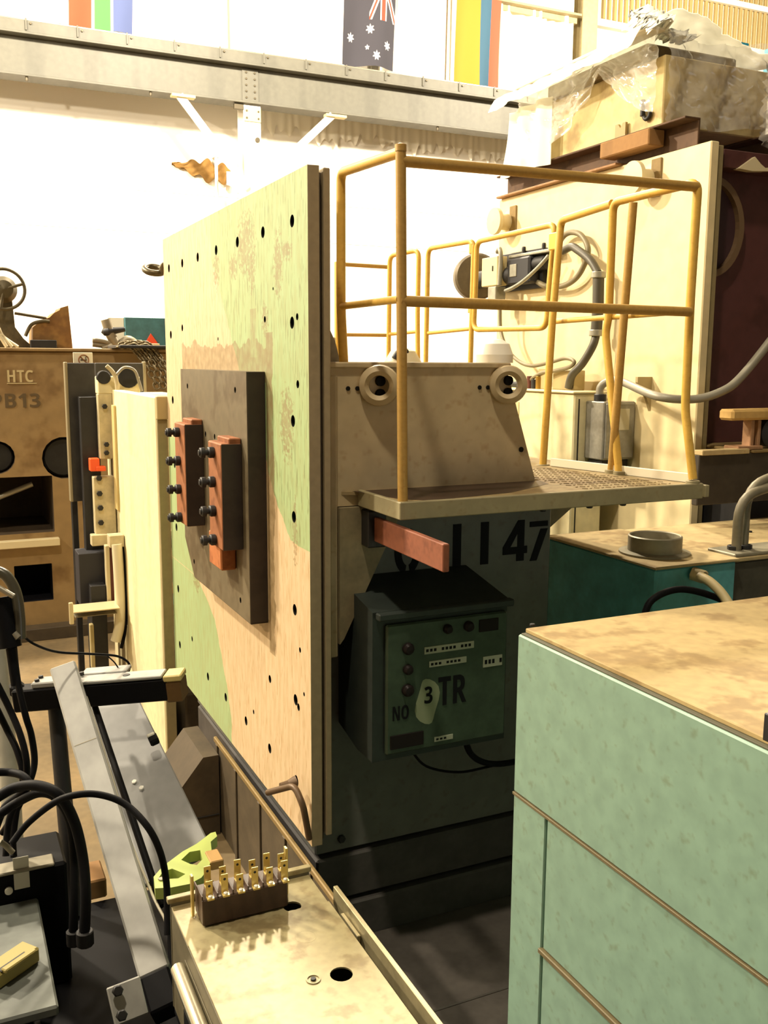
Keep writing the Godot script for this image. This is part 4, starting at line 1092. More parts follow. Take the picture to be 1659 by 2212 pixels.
	for z in [-4.26, -3.95, -3.60, -3.28, -3.0]:
		pbox(f, "rib", fm, Vector3(1.104, 0.0, z), Vector3(1.112, 0.435, z + 0.03), 0.003)
	pbox(f, "end_post", fm, Vector3(1.112, 0.0, -2.34), Vector3(1.17, 0.435, -2.30))
	var pb := thing("low_motor_housing", "low dark housing with a sloped corner left of the ribbed bed frame", "housing", Vector3(0.95, 0, -4.4))
	pprism(pb, "case", M("low_case", "4f4331", 0.7, 0.1, 0, 0.9), [Vector2(0.78, 0.0), Vector2(1.104, 0.0), Vector2(1.104, 0.40), Vector2(1.03, 0.40), Vector2(0.86, 0.19), Vector2(0.78, 0.10)], 2, -4.6, -4.2)
	pbox(pb, "seam", dark, Vector3(0.84, 0.10, -4.2), Vector3(1.10, 0.107, -4.196), 0.001)
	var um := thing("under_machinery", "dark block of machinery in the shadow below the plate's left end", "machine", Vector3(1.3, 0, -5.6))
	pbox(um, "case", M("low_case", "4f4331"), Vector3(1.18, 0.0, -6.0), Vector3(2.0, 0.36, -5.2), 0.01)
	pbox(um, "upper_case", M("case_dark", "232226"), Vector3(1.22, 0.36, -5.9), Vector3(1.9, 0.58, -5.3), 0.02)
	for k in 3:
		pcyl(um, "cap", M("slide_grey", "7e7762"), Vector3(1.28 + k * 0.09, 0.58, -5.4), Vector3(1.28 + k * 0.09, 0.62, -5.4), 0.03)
	# control box hung on the side
	var cb := thing("control_box", "dark green control box with buttons and stencilled letters on the press side", "control box", Vector3(1.55, 0.88, -3.0))
	var gm := M("box_green", "40503f", 0.45, 0.1, 0, 1.2)
	var gd := M("box_dark", "2c3430", 0.5, 0.1, 0, 1.2)
	pprism(cb, "case", gd, [Vector2(-3.176, 0.90), Vector2(-3.176, 1.46), Vector2(-2.87, 1.40), Vector2(-2.87, 0.86), Vector2(-3.0, 0.86)], 0, 1.30, 1.84)
	var door := pbox(cb, "door", gm, Vector3(1.345, 0.885, -2.87), Vector3(1.83, 1.355, -2.85), 0.006)
	pbox(cb, "rain_lip", gd, Vector3(1.31, 1.375, -2.87), Vector3(1.85, 1.40, -2.835))
	var btn := M("button_dark", "221c1c", 0.4)
	for q3 in [[1.425, 1.265, 0.021], [1.425, 1.19, 0.018], [1.425, 1.115, 0.022], [1.58, 1.318, 0.017], [1.665, 1.318, 0.019]]:
		plathe(cb, "button", btn, Vector3(q3[0], q3[1], -2.85), Vector3.BACK, [Vector2(q3[2], 0), Vector2(q3[2], 0.012), Vector2(q3[2] * 0.7, 0.022), Vector2(0, 0.024)], 18)
	pbox(cb, "dark_plate", btn, Vector3(1.71, 1.29, -2.85), Vector3(1.79, 1.335, -2.845), 0.001)
	pbox(cb, "dark_plate", btn, Vector3(1.36, 0.905, -2.85), Vector3(1.49, 0.955, -2.845), 0.001)
	var lab := M("tape_label", "a9ab98", 0.6)
	for q4 in [[1.49, 1.235, 0.20, 0.026], [1.51, 1.185, 0.15, 0.022], [1.535, 0.905, 0.075, 0.018], [1.73, 1.155, 0.08, 0.04]]:
		var lb := pbox(cb, "tape_label", lab, Vector3(q4[0], q4[1], -2.85), Vector3(q4[0] + q4[2], q4[1] + q4[3], -2.847), 0.0005)
		var n := int(q4[2] / 0.016)
		for k in n:
			if k % 5 != 3:
				pbox(lb, "print_mark", ink, Vector3(q4[0] + 0.006 + k * 0.0155, q4[1] + q4[3] * 0.3, -2.847), Vector3(q4[0] + 0.016 + k * 0.0155, q4[1] + q4[3] * 0.7, -2.8464), 0.0001)
	# paint patch under the numeral 3
	var oval := []
	for k in 20:
		oval.append(Vector2(1.505 + 0.045 * cos(TAU * k / 20) + 0.008 * sin(TAU * k * 3 / 20), 1.06 + 0.085 * sin(TAU * k / 20)))
	pprism(cb, "paint_patch", M("patch_pale", "8d9578", 0.6), oval, 2, -2.851, -2.849)
	words(cb, "lettering", ink, "3", Vector3(1.508, 1.085, -2.847), 0.032, 0.062)
	words(cb, "lettering", ink, "TR", Vector3(1.605, 1.09, -2.848), 0.115, 0.105)
	words(cb, "lettering", ink, "NO", Vector3(1.40, 1.035, -2.848), 0.062, 0.052)
	var cbl := thing("cable", "thin black cable looping below the control box", "cable", Vector3(1.7, 0.8, -3.0), "cables below the control box")
	var rub := M("rubber_black", "0c0c0f", 0.6)
	ptube(cbl, "run", rub, soft([Vector3(1.46, 0.88, -2.9), Vector3(1.582, 0.744, -3.000), Vector3(1.734, 0.683, -3.020), Vector3(1.898, 0.665, -3.050), Vector3(2.084, 0.641, -3.100)]), 0.005, 8)
	cbl = thing("cable", "thick black cable curving below the right end of the control box", "cable", Vector3(1.8, 0.8, -3.0), "cables below the control box")
	ptube(cbl, "run", rub, soft([Vector3(1.70, 0.875, -2.92), Vector3(1.742, 0.790, -2.950), Vector3(1.825, 0.718, -3.000), Vector3(1.941, 0.667, -3.050), Vector3(2.106, 0.637, -3.100)]), 0.012, 10)
	# gusset and steel bar under the platform
	var gu := thing("platform_gusset", "tan triangular gusset bracket under the left end of the platform", "bracket", Vector3(1.25, 1.25, -3.1))
	pprism(gu, "gusset_plate", M("gusset_tan", "8d8060", 0.6, 0.1, 0, 1.0), [Vector2(1.246, 1.742), Vector2(1.50, 1.742), Vector2(1.262, 1.27), Vector2(1.246, 1.25)], 2, -3.05, -3.03)
	var rb := thing("rusty_bar_stub", "rusty red flat bar sticking out from under the platform", "bar", Vector3(1.328, 1.664, -2.600))
	var a1 := Vector3(1.362, 1.67, -3.0)
	var b1 := Vector3(1.335, 1.674, -2.42)
	var rr := along(b1 - a1)
	pbxr(rb, "flat_bar", M("red_rust", "8a4f34", 0.7, 0.1, 1, 1.6), (a1 + b1) * 0.5, Vector3(0.022, 0.085, a1.distance_to(b1)), rr, 0.003)
	pbxr(rb, "dark_collar", dark, a1, Vector3(0.07, 0.13, 0.07), rr)

func build_platform() -> void:
	var deckm := M("deck_dusty", "a08c62", 0.7, 0.1, 1, 1.0)
	var chan := M("channel_paint", "9c9270", 0.55, 0.1, 3, 0.9)
	var white := M("toe_white", "efe6cc", 0.5)
	var t := thing("work_platform", "small raised steel work platform with a pale toe board around the press", "platform", Vector3(1.95, 1.75, -2.95))
	pprism(t, "deck", deckm, [Vector2(1.335, -2.715), Vector2(2.58, -2.715), Vector2(2.41, -3.47), Vector2(2.09, -3.47), Vector2(2.09, -3.05), Vector2(1.26, -3.05), Vector2(1.32, -3.03)], 1, 1.785, 1.797)
	pbox(t, "front_channel", chan, Vector3(1.33, 1.745, -2.718), Vector3(2.585, 1.803, -2.70), 0.003)
	pbox(t, "side_channel", chan, Vector3(1.318, 1.745, -3.04), Vector3(1.335, 1.803, -2.70), 0.003)
	pbox(t, "corner_block", chan, Vector3(2.58, 1.752, -2.72), Vector3(2.60, 1.797, -2.685), 0.002)
	var e0 := Vector3(2.58, 0, -2.76)
	var e1 := Vector3(2.425, 0, -3.46)
	var rr := along(e0 - e1)
	pbxr(t, "toe_board", white, (e0 + e1) * 0.5 + Vector3(0, 1.815, 0), Vector3(0.012, 0.036, e0.distance_to(e1)), rr, 0.002)
	pbxr(t, "edge_channel", chan, (e0 + e1) * 0.5 + Vector3(0.01, 1.77, 0), Vector3(0.015, 0.05, e0.distance_to(e1)), rr, 0.002)
	pprism(t, "dark_deck_patch", M("dark_deck_patch", "3a2a20", 0.4), [Vector2(1.37, -2.80), Vector2(1.45, -2.735), Vector2(1.80, -2.80), Vector2(2.06, -2.95), Vector2(2.085, -3.045), Vector2(1.30, -3.045), Vector2(1.34, -2.9)], 1, 1.797, 1.7978)  # thin dark brown patch on the deck along the head block
	# raised tread pattern on the deck: short bars, crossed in turn
	var ts := S()
	for j in 13:
		for i in 17:
			var x := 2.10 + i * 0.026
			var z := -2.78 - j * 0.05
			if x < 2.52 + (z + 2.715) * 0.22:
				bx(ts, Vector3(x, 1.798, z), Vector3(0.02, 0.003, 0.006), 0.001, Basis(Vector3.UP, 0.8 if (i + j) % 2 else -0.8))
	var tread := put(t, "tread_bars", ts, deckm)
	tread.set_meta("kind", "stuff")
	for x in [1.9, 2.1, 2.25]:
		bolt(t, "bolt", M("dark_steel", "2b2a2a"), Vector3(x, 1.745, -2.75), Vector3.DOWN, 0.012, 0.014)
	var br := M("gusset_tan", "8d8060", 0.6, 0.1, 0, 1.0)
	pprism(t, "rear_brace", br, [Vector2(2.25, 1.745), Vector2(2.58, 1.745), Vector2(2.58, 1.70), Vector2(2.30, 1.50), Vector2(2.25, 1.50)], 2, -3.38, -3.36)
	pbox(t, "hanging_slot_plate", M("case_dark", "232226"), Vector3(2.242, 1.51, -3.30), Vector3(2.262, 1.70, -3.27))
	for k in 3:
		pbox(t, "slot_light", white, Vector3(2.24, 1.53 + k * 0.05, -3.268), Vector3(2.252, 1.565 + k * 0.05, -3.266), 0.0005)
	# railings
	var y1 := M("rail_yellow", "e0b450", 0.45, 0.0, 3, 1.6)
	var y2 := M("rail_worn", "bd964c", 0.55, 0.1, 3, 2.6)
	var r := 0.0165
	var fr := thing("front_railing", "worn yellow pipe railing along the near edge of the platform", "railing", Vector3(1.33, 1.797, -2.73), "yellow railings around the platform")
	var zf := -2.73
	ptube(fr, "corner_post", y2, [Vector3(1.342, 1.797, zf), Vector3(1.325, 2.89, zf)], r, 12)
	plathe(fr, "corner_cap", y2, Vector3(1.325, 2.88, zf), Vector3.UP, [Vector2(0.018, 0), Vector2(0.018, 0.02), Vector2(0, 0.026)], 12)
	ptube(fr, "top_rail", y2, [Vector3(1.325, 2.852, zf), Vector3(2.50, 2.868, zf)], 0.0172, 12)
	ptube(fr, "mid_rail", y2, [Vector3(1.325, 2.435, zf), Vector3(2.50, 2.432, zf)], 0.0172, 12)
	ptube(fr, "bent_side_rail", y1, bent([Vector3(1.325, 2.878, zf), Vector3(1.318, 2.895, -3.19), Vector3(1.318, 2.43, -3.19), Vector3(1.322, 2.2, -3.17), Vector3(1.325, 1.75, -3.10)], 0.035), r, 12)
	ptube(fr, "side_mid_rail", y1, [Vector3(1.325, 2.44, zf), Vector3(1.318, 2.44, -3.19)], 0.0125, 12)
	# right-hand railing, first bay: from the near corner to the second post
	var ra := thing("side_railing", "yellow pipe railing bay at the platform's right corner, its near post kinked", "railing", Vector3(2.5, 1.797, -2.9), "yellow railings around the platform")
	ptube(ra, "bent_frame", y1, bent([Vector3(2.555, 1.817, -2.726), Vector3(2.540, 2.075, -2.772), Vector3(2.510, 2.488, -2.743), Vector3(2.500, 2.885, -2.726), Vector3(2.470, 2.874, -3.160), Vector3(2.500, 2.431, -3.197), Vector3(2.500, 2.366, -3.214), Vector3(2.500, 1.788, -3.085)], 0.04), r, 12)
	ptube(ra, "straight_post", y2, [Vector3(2.500, 1.786, -3.139), Vector3(2.460, 2.854, -3.026)], r, 12)
	ptube(ra, "mid_rail", y1, [Vector3(2.510, 2.436, -2.748), Vector3(2.520, 2.427, -3.615)], 0.0115, 10)
	for q in [Vector3(2.500, 1.786, -3.139), Vector3(2.500, 1.788, -3.085), Vector3(2.555, 1.817, -2.726)]:
		pcyl(ra, "weld_foot", chan, Vector3(q.x, 1.795, q.z), Vector3(q.x, 1.812, q.z), 0.026, 14)
	# second bay
	var rb := thing("side_railing", "yellow pipe railing bay with the latch plate between gate and corner bay", "railing", Vector3(2.48, 1.797, -3.4), "yellow railings around the platform")
	ptube(rb, "bent_frame", y1, bent([Vector3(2.450, 1.790, -3.557), Vector3(2.470, 2.424, -3.550), Vector3(2.500, 2.856, -3.552), Vector3(2.470, 2.870, -3.168)], 0.035), r, 12)
	pbox(rb, "latch_plate", M("latch_yellow", "e8b848", 0.5), Vector3(2.520, 2.742, -3.672), Vector3(2.520, 2.816, -3.598) + Vector3(0.012, 0, 0), 0.004)
	pcyl(rb, "weld_foot", chan, Vector3(2.450, 1.784, -3.556) + Vector3(0, -0.01, 0), Vector3(2.450, 1.794, -3.557), 0.03, 14)
	# swinging gate
	var g := thing("swing_gate", "yellow pipe gate with rounded corners in the middle of the right-hand railing", "gate", Vector3(2.55, 2.43, -4.0), "yellow railings around the platform")
	var gp := bent([Vector3(2.560, 2.676, -4.373), Vector3(2.560, 2.857, -4.371), Vector3(2.560, 2.860, -3.679), Vector3(2.560, 2.627, -3.709), Vector3(2.560, 2.404, -3.725), Vector3(2.560, 2.413, -4.386), Vector3(2.560, 2.676, -4.373)], 0.05)
	gp.remove_at(gp.size() - 1)
	var gs := S()
	tube(gs, gp, 0.0138, 10, true)
	put(g, "gate_frame", gs, y1)
	for y in [560, 680]:
		pcyl(g, "hinge", y1, Vector3(2.56, 2.5 + (680 - y) * 0.0025, Vector3(2.560, 2.678, -4.392).z - 0.02), Vector3(2.56, 2.55 + (680 - y) * 0.0025, Vector3(2.560, 2.678, -4.392).z - 0.02), 0.019, 12)
	# far bays on the deck behind the head block
	var rc := thing("far_railing", "yellow railing bay with a mid rail left of the gate, seen over the press body", "railing", Vector3(2.53, 1.78, -4.6), "yellow railings around the platform")
	ptube(rc, "bent_frame", y1, bent([Vector3(2.520, 2.198, -4.854) * Vector3(1, 0, 1) + Vector3(0, 1.79, 0), Vector3(2.530, 2.869, -4.852), Vector3(2.560, 2.865, -4.399), Vector3(2.550, 2.203, -4.404) * Vector3(1, 0, 1) + Vector3(0, 1.79, 0)], 0.05), 0.0138, 10)
	ptube(rc, "mid_rail", y1, [Vector3(2.530, 2.405, -4.862), Vector3(2.560, 2.419, -4.420)], 0.0105, 8)
	var rd := thing("far_railing", "narrow yellow railing bay at the far end, behind the press body", "railing", Vector3(2.51, 1.78, -5.2), "yellow railings around the platform")
	ptube(rd, "bent_frame", y1, bent([Vector3(2.470, 2.193, -5.241) * Vector3(1, 0, 1) + Vector3(0, 1.79, 0), Vector3(2.470, 2.863, -5.225), Vector3(2.530, 2.873, -4.965), Vector3(2.530, 2.512, -4.974), Vector3(2.530, 2.197, -4.943) * Vector3(1, 0, 1) + Vector3(0, 1.79, 0)], 0.05), 0.0138, 10)
	ptube(rd, "mid_rail", y1, [Vector3(2.470, 2.407, -5.231), Vector3(2.530, 2.418, -4.966)], 0.0105, 8)
	var re := thing("far_railing", "yellow rails running left from the far end to a flat yellow post beside the plate", "railing", Vector3(2.2, 1.78, -5.4), "yellow railings around the platform")
	ptube(re, "top_rail", y2, [Vector3(2.205, 2.818, -5.400), Vector3(2.547, 2.815, -5.400)], 0.0125, 10)
	ptube(re, "mid_rail", y2, [Vector3(2.204, 2.404, -5.400), Vector3(2.550, 2.406, -5.400)], 0.0115, 10)
	pbox(re, "flat_post", y1, Vector3(2.186, 2.191, -5.400) * Vector3(1, 0, 1) + Vector3(0, 1.79, 0), Vector3(2.220, 2.830, -5.400) + Vector3(0, 0, 0.03), 0.004)
	# deck on the far side that carries the far bays
	var fd := thing("far_walkway", "far walkway deck hidden behind the press head, carrying the far railings", "walkway", Vector3(2.3, 1.74, -4.6))
	pbox(fd, "deck", deckm, Vector3(2.26, 1.745, -5.1), Vector3(2.62, 1.79, -3.5), 0.004)
	pbox(fd, "end_deck", deckm, Vector3(1.9, 1.745, -5.6), Vector3(2.62, 1.79, -5.1), 0.004)
	for z in [-5.4, -4.5]:
		pbox(fd, "support_post", chan, Vector3(2.55, 0.37, z), Vector3(2.6, 1.745, z + 0.05))

func build_right_front() -> void:
	var teal := M("tank_teal", "5fb0b4", 0.45, 0.0, 0, 0.8)
	var dust := M("dust_top", "bda777", 0.8, 0.0, 1, 1.0)
	var rub := M("rubber_black", "0c0c0f", 0.6)
	var dark := M("dark_steel", "2b2a2a", 0.5, 0.3, 0, 0.8)
	var t := thing("teal_tank", "teal oil tank with a dusty top below the platform's right end", "tank", Vector3(2.75, 0, -3.3))
	pbox(t, "tank_body", teal, Vector3(2.53, 0.0, -3.62), Vector3(2.955, 1.44, -2.875), 0.008)
	pbox(t, "lid", dust, Vector3(2.522, 1.44, -3.63), Vector3(2.965, 1.452, -2.865), 0.003)
	var t2 := thing("dark_tank", "dusty-topped dark tank right of the teal tank, with grey pipe bends", "tank", Vector3(3.3, 0, -3.2))
	pbox(t2, "tank_body", M("tank_dark", "4a4a40", 0.5, 0.1, 0, 0.9), Vector3(2.965, 0.0, -3.62), Vector3(4.4, 1.43, -2.9), 0.008)
	pbox(t2, "lid", dust, Vector3(2.966, 1.43, -3.63), Vector3(4.4, 1.447, -2.89), 0.003)
	for q in [Vector3(3.492, 1.447, -3.326), Vector3(3.313, 1.447, -3.208)]:
		bolt(t2, "bolt", dark, q, Vector3.UP, 0.010, 0.008)
	# collar on the teal tank
	var c := thing("filler_collar", "round grey filler collar on a flange on the teal tank's dusty top", "pipe collar", Vector3(2.715, 1.452, -3.10))
	var gal := M("collar_grey", "a39c84", 0.5, 0.3, 0, 1.0)
	plathe(c, "flange", gal, Vector3(2.715, 1.452, -3.10), Vector3.UP, [Vector2(0, 0), Vector2(0.148, 0), Vector2(0.148, 0.008), Vector2(0.12, 0.012), Vector2(0.09, 0.012)], 40)
	plathe(c, "collar", gal, Vector3(2.715, 1.46, -3.10), Vector3.UP, [Vector2(0.112, 0), Vector2(0.112, 0.066), Vector2(0.106, 0.07), Vector2(0.102, 0.066), Vector2(0.102, 0.008), Vector2(0, 0.008)], 40)
	var pf := thing("flanged_pipes", "two grey pipes bending over from a flange on the dark tank", "pipes", Vector3(3.05, 1.447, -2.98))
	var pm := M("pipe_dull", "857d66", 0.5, 0.2, 0, 1.0)
	pbox(pf, "flange_plate", gal, Vector3(2.97, 1.447, -3.06), Vector3(3.4, 1.462, -2.90))
	ptube(pf, "pipe", pm, bent([Vector3(3.045, 1.46, -2.97), Vector3(3.045, 1.69, -2.97), Vector3(3.30, 1.74, -2.97)], 0.11), 0.021, 12)
	ptube(pf, "pipe", pm, bent([Vector3(3.105, 1.46, -2.99), Vector3(3.105, 1.73, -2.99), Vector3(3.36, 1.79, -2.99)], 0.11), 0.021, 12)
	for x in [3.045, 3.105]:
		pcyl(pf, "pipe_nut", dark, Vector3(x, 1.46, -2.98), Vector3(x, 1.48, -2.98), 0.03, 8)
	var hf := thing("tan_hose", "tan hose on a nut fitting running down from the teal tank", "hose", Vector3(2.75, 1.35, -2.8))
	ptube(hf, "hose_run", M("hose_tan", "b3a276", 0.5), soft([Vector3(2.684, 1.416, -2.800), Vector3(2.687, 1.404, -2.740), Vector3(2.683, 1.364, -2.660), Vector3(2.668, 1.294, -2.580), Vector3(2.696, 1.155, -2.550)]), 0.019, 12)
	plathe(hf, "nut", M("hose_tan", "b3a276"), Vector3(2.713, 1.412, -2.870), Vector3(0.45, -0.2, 0.9), [Vector2(0.028, 0), Vector2(0.028, 0.05), Vector2(0.022, 0.06), Vector2(0, 0.06)], 6)
	var bh := thing("black_hose_loop", "black hose arching in front of the teal tank behind the big cabinet", "hose", Vector3(2.6, 1.2, -2.75))
	ptube(bh, "hose_run", rub, soft([Vector3(2.368, 1.176, -2.750), Vector3(2.381, 1.319, -2.750), Vector3(2.434, 1.372, -2.750), Vector3(2.546, 1.388, -2.750), Vector3(2.689, 1.352, -2.750), Vector3(2.791, 1.300, -2.740), Vector3(2.871, 1.184, -2.700)]), 0.0135, 12)
	# the big teal cabinet in front
	var cab := thing("teal_cabinet", "large pale teal cabinet with a dusty tan top in the lower right corner", "cabinet", Vector3(1.9, 0, -1.3))
	var ct := M("cabinet_teal", "84a390", 0.5, 0.0, 3, 0.9)
	var x0 := 1.353
	pbox(cab, "upper_panel", ct, Vector3(x0, 1.098, -2.055), Vector3(2.9, 1.538, -0.3), 0.004)
	pbox(cab, "lower_body", M("seam_dark", "4d4a36", 0.7), Vector3(x0 + 0.012, 0.0, -2.045), Vector3(2.89, 1.098, -0.31), 0.004)
	pbox(cab, "corner_post", ct, Vector3(x0 + 0.001, 0.0, -2.055), Vector3(x0 + 0.03, 1.088, -1.905), 0.003)
	pbox(cab, "middle_panel", ct, Vector3(x0 + 0.002, 0.725, -1.898), Vector3(x0 + 0.03, 1.088, -0.31), 0.003)
	pbox(cab, "lower_panel", ct, Vector3(x0 + 0.002, 0.05, -1.898), Vector3(x0 + 0.03, 0.712, -0.31), 0.003)
	pbox(cab, "panel_lip", M("lip_rust", "6f6344", 0.6, 0.1, 3, 1.5), Vector3(x0 - 0.006, 0.708, -1.91), Vector3(x0 + 0.01, 0.722, -0.31), 0.002)
	pbox(cab, "back_panel", ct, Vector3(x0 + 0.03, 0.0, -2.056), Vector3(2.89, 1.088, -2.03), 0.003)
	pbox(cab, "seam_bead", M("lip_rust", "6f6344"), Vector3(x0 - 0.003, 1.089, -2.056), Vector3(x0 + 0.01, 1.097, -0.31), 0.001)
	pbox(cab, "lid", M("lid_dust", "b09967", 0.75, 0.0, 1, 1.3), Vector3(x0 + 0.020, 1.541, -2.05), Vector3(2.9, 1.553, -0.3), 0.002)
	pbox(cab, "lid_gasket", M("seam_dark", "4d4a36"), Vector3(x0 + 0.006, 1.5375, -2.048), Vector3(2.895, 1.542, -0.3), 0.001)
	bolt(cab, "bolt", dark, Vector3(1.403, 1.553, -2.062), Vector3.UP, 0.008, 0.006)
	pbox(cab, "dark_edge_bracket", dark, Vector3(x0 + 0.02, 1.545, -1.245), Vector3(x0 + 0.06, 1.60, -1.18), 0.002)
	# steel cover plates on the floor by the press
	for k in 2:
		var fp := thing("floor_plate", ["dark steel floor plate along the foot of the press", "dark steel floor plate nearer the teal cabinet, beyond the joint"][k], "floor plate", Vector3(1.9, 0, -2.8 + k * 0.9), "steel floor plates")
		pbox(fp, "plate", M("floor_steel", "5c5650", 0.6, 0.2, 0, 0.8), Vector3(0.6, 0.001, -3.149 if k == 0 else -2.636), Vector3(3.2, 0.016, -2.64 if k == 0 else -1.6), 0.004)

func build_left_front() -> void:
	var rub := M("rubber_black", "0c0c0f", 0.6)
	var alu := M("aluminium", "a9a8a2", 0.45, 0.1, 0, 1.2)
	var dark := M("dark_steel", "2b2a2a", 0.5, 0.3, 0, 0.8)
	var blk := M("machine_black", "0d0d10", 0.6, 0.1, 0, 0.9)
	# added black body: fills the dark void and carries the foreground parts
	var mb := thing("added_dark_block", "black body added to fill the dark void at the bottom left", "machine", Vector3(0.3, 0, -1.7))
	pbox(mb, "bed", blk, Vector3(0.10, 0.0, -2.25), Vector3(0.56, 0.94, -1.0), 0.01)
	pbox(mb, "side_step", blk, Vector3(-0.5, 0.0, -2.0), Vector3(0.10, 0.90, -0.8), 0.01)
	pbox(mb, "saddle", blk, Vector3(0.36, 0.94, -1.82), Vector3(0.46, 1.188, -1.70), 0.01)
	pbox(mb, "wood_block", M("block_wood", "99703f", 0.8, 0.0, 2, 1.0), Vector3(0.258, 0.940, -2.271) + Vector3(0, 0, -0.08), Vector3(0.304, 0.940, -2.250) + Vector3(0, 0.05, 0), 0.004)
	# grey ledge table, far left bottom
	var tb := thing("grey_ledge", "grey painted ledge plate in the bottom left corner", "ledge", Vector3(-0.05, 0.9, -1.5))
	pbox(tb, "ledge_plate", M("ledge_grey", "62665f", 0.6, 0.1, 0, 1.2), Vector3(-0.4, 1.13, -1.95), Vector3(0.125, 1.15, -1.58), 0.004)
	pbox(tb, "ledge_leg", blk, Vector3(-0.2, 0.9, -1.9), Vector3(0.05, 1.13, -1.6))
	var yc := thing("yellow_connector", "small yellow connector block lying on the grey ledge", "connector", Vector3(0.063, 1.150, -1.730))
	var ycm := M("connector_yellow", "968748", 0.6)
	var yr := Basis(Vector3.UP, 0.65)
	pbxr(yc, "block", ycm, Vector3(0.056, 1.165, -1.709), Vector3(0.10, 0.03, 0.045), yr, 0.004)
	pbxr(yc, "raised_edge", ycm, Vector3(0.071, 1.182, -1.690) , Vector3(0.07, 0.008, 0.014), yr, 0.002)
	pbxr(yc, "slot", dark, Vector3(0.061, 1.181, -1.692), Vector3(0.06, 0.003, 0.012), yr, 0.001)
	# black valve box with a white label
	var vb := thing("valve_box", "black valve box with a white label and a pale bent top flange", "valve box", Vector3(0.10, 0.9, -1.95))
	pbox(vb, "case", blk, Vector3(0.0, 0.94, -2.10), Vector3(0.185, 1.215, -1.95), 0.006)
	pbox(vb, "top_flange", M("flange_pale", "9c9580", 0.5, 0.2, 0, 1.2), Vector3(0.025, 1.215, -1.985), Vector3(0.16, 1.222, -1.94), 0.002)
	pbox(vb, "white_label", M("label_white", "cdc9b8", 0.7), Vector3(0.081, 1.177, -1.949), Vector3(0.111, 1.246, -1.949) + Vector3(0, 0, 0.002), 0.0005)
	pcyl(vb, "pale_button", M("label_white", "cdc9b8"), Vector3(0.070, 1.179, -1.949), Vector3(0.070, 1.179, -1.949) + Vector3(0, 0, 0.006), 0.008, 12)
	ptube(vb, "red_tag", M("red_tag", "8a2a2a", 0.5), [Vector3(0.076, 1.139, -1.940), Vector3(0.079, 1.116, -1.920)], 0.005, 8)
	ptube(vb, "bent_strap", M("flange_pale", "9c9580"), [Vector3(0.059, 1.287, -1.950), Vector3(0.069, 1.277, -1.950), Vector3(0.082, 1.258, -1.950)], 0.006, 8)
	# pale grey round post
	var gp := thing("grey_post", "pale grey round post at the left edge behind the black cables", "post", Vector3(0.0, 0, -2.6))
	ptube(gp, "post", M("post_grey", "b0ac9c", 0.5, 0.1, 0, 0.9), [Vector3(0.104, 1.487, -2.700), Vector3(0.111, 1.137, -2.550), Vector3(0.101, 0.766, -2.400)], 0.026, 14)
	# clamp arm: black bar with aluminium top and yellow end block
	var ba := thing("clamp_tool", "black bar with aluminium top plate and yellow end block, pointing at the painted plate", "clamp", Vector3(0.3, 1.4, -2.3))
	var c0 := Vector3(0.13, 1.435, -2.40)
	var c1 := Vector3(0.475, 1.470, -2.235)
	var d := (c1 - c0).normalized()
	var rb := Basis(d, Vector3.UP.slide(d).normalized(), d.cross(Vector3.UP.slide(d).normalized()))
	var mid := (c0 + c1) * 0.5
	var L := c0.distance_to(c1)
	pbxr(ba, "bar", rub, mid - Vector3(0, 0.007, 0), Vector3(L, 0.056, 0.055), rb, 0.004)
	var up := rb.y * 0.026
	pbxr(ba, "top_plate", alu, c0.lerp(c1, 0.66) + up, Vector3(L * 0.6, 0.008, 0.056), rb, 0.002)
	pbxr(ba, "end_block", M("end_yellow", "dcc67e", 0.5, 0.0, 3, 2.0), c1 + d * 0.010 + rb.y * 0.021, Vector3(0.044, 0.016, 0.060), rb, 0.003)
	pbxr(ba, "end_block_front", M("end_brown", "6a4c22", 0.6, 0.0, 3, 2.0), c1 + d * 0.011 - rb.y * 0.013, Vector3(0.040, 0.052, 0.057), rb, 0.003)
	pbxr(ba, "side_plate", alu, c0.lerp(c1, 0.55) + up * 1.1 - rb.z * 0.05, Vector3(0.115, 0.01, 0.05), rb, 0.002)
	pbxr(ba, "carriage", alu, c0.lerp(c1, 0.22) + up * 1.1, Vector3(0.07, 0.014, 0.05), rb, 0.003)
	for q in [[0.16, 0.012], [0.16, -0.014], [0.42, 0.008], [0.42, -0.018]]:
		pcyl(ba, "screw", dark, c0.lerp(c1, q[0]) + up * 1.25 + rb.z * q[1], c0.lerp(c1, q[0]) + up * 1.6 + rb.z * q[1], 0.006, 10)
	pcyl(ba, "bore_plug", dark, c0.lerp(c1, 0.72) + up * 1.14, c0.lerp(c1, 0.72) + up * 1.2, 0.009, 14)
	ptube(ba, "wire_terminal", M("rod_steel", "9a9484"), [Vector3(0.348, 1.473, -2.361), Vector3(0.348, 1.463, -2.337)], 0.008, 8)
	ptube(ba, "support_post", dark, [c0 + Vector3(0.09, -0.02, 0), Vector3(c0.x + 0.09, 0.94, c0.z + 0.20)], 0.02, 10)
	# slanting aluminium beam and the wide plate below it
	var be := thing("aluminium_beam", "slanting aluminium box beam crossing over the black clamp arm", "beam", Vector3(0.27, 1.1, -2.0))
	var b0 := Vector3(0.230, 1.532, -2.303)
	var b1 := Vector3(0.305, 1.105, -1.668)
	var bd := (b1 - b0).normalized()
	var rbm := along(bd, Vector3(-0.25, 0.8, 0.55))
	pbxr(be, "box_section", alu, (b0 + b1) * 0.5 - rbm.y * 0.022, Vector3(0.060, 0.044, b0.distance_to(b1)), rbm, 0.004)
	pbxr(be, "dark_end_cap", rub, b1 - rbm.y * 0.03 + bd * 0.035, Vector3(0.055, 0.075, 0.07), rbm, 0.004)
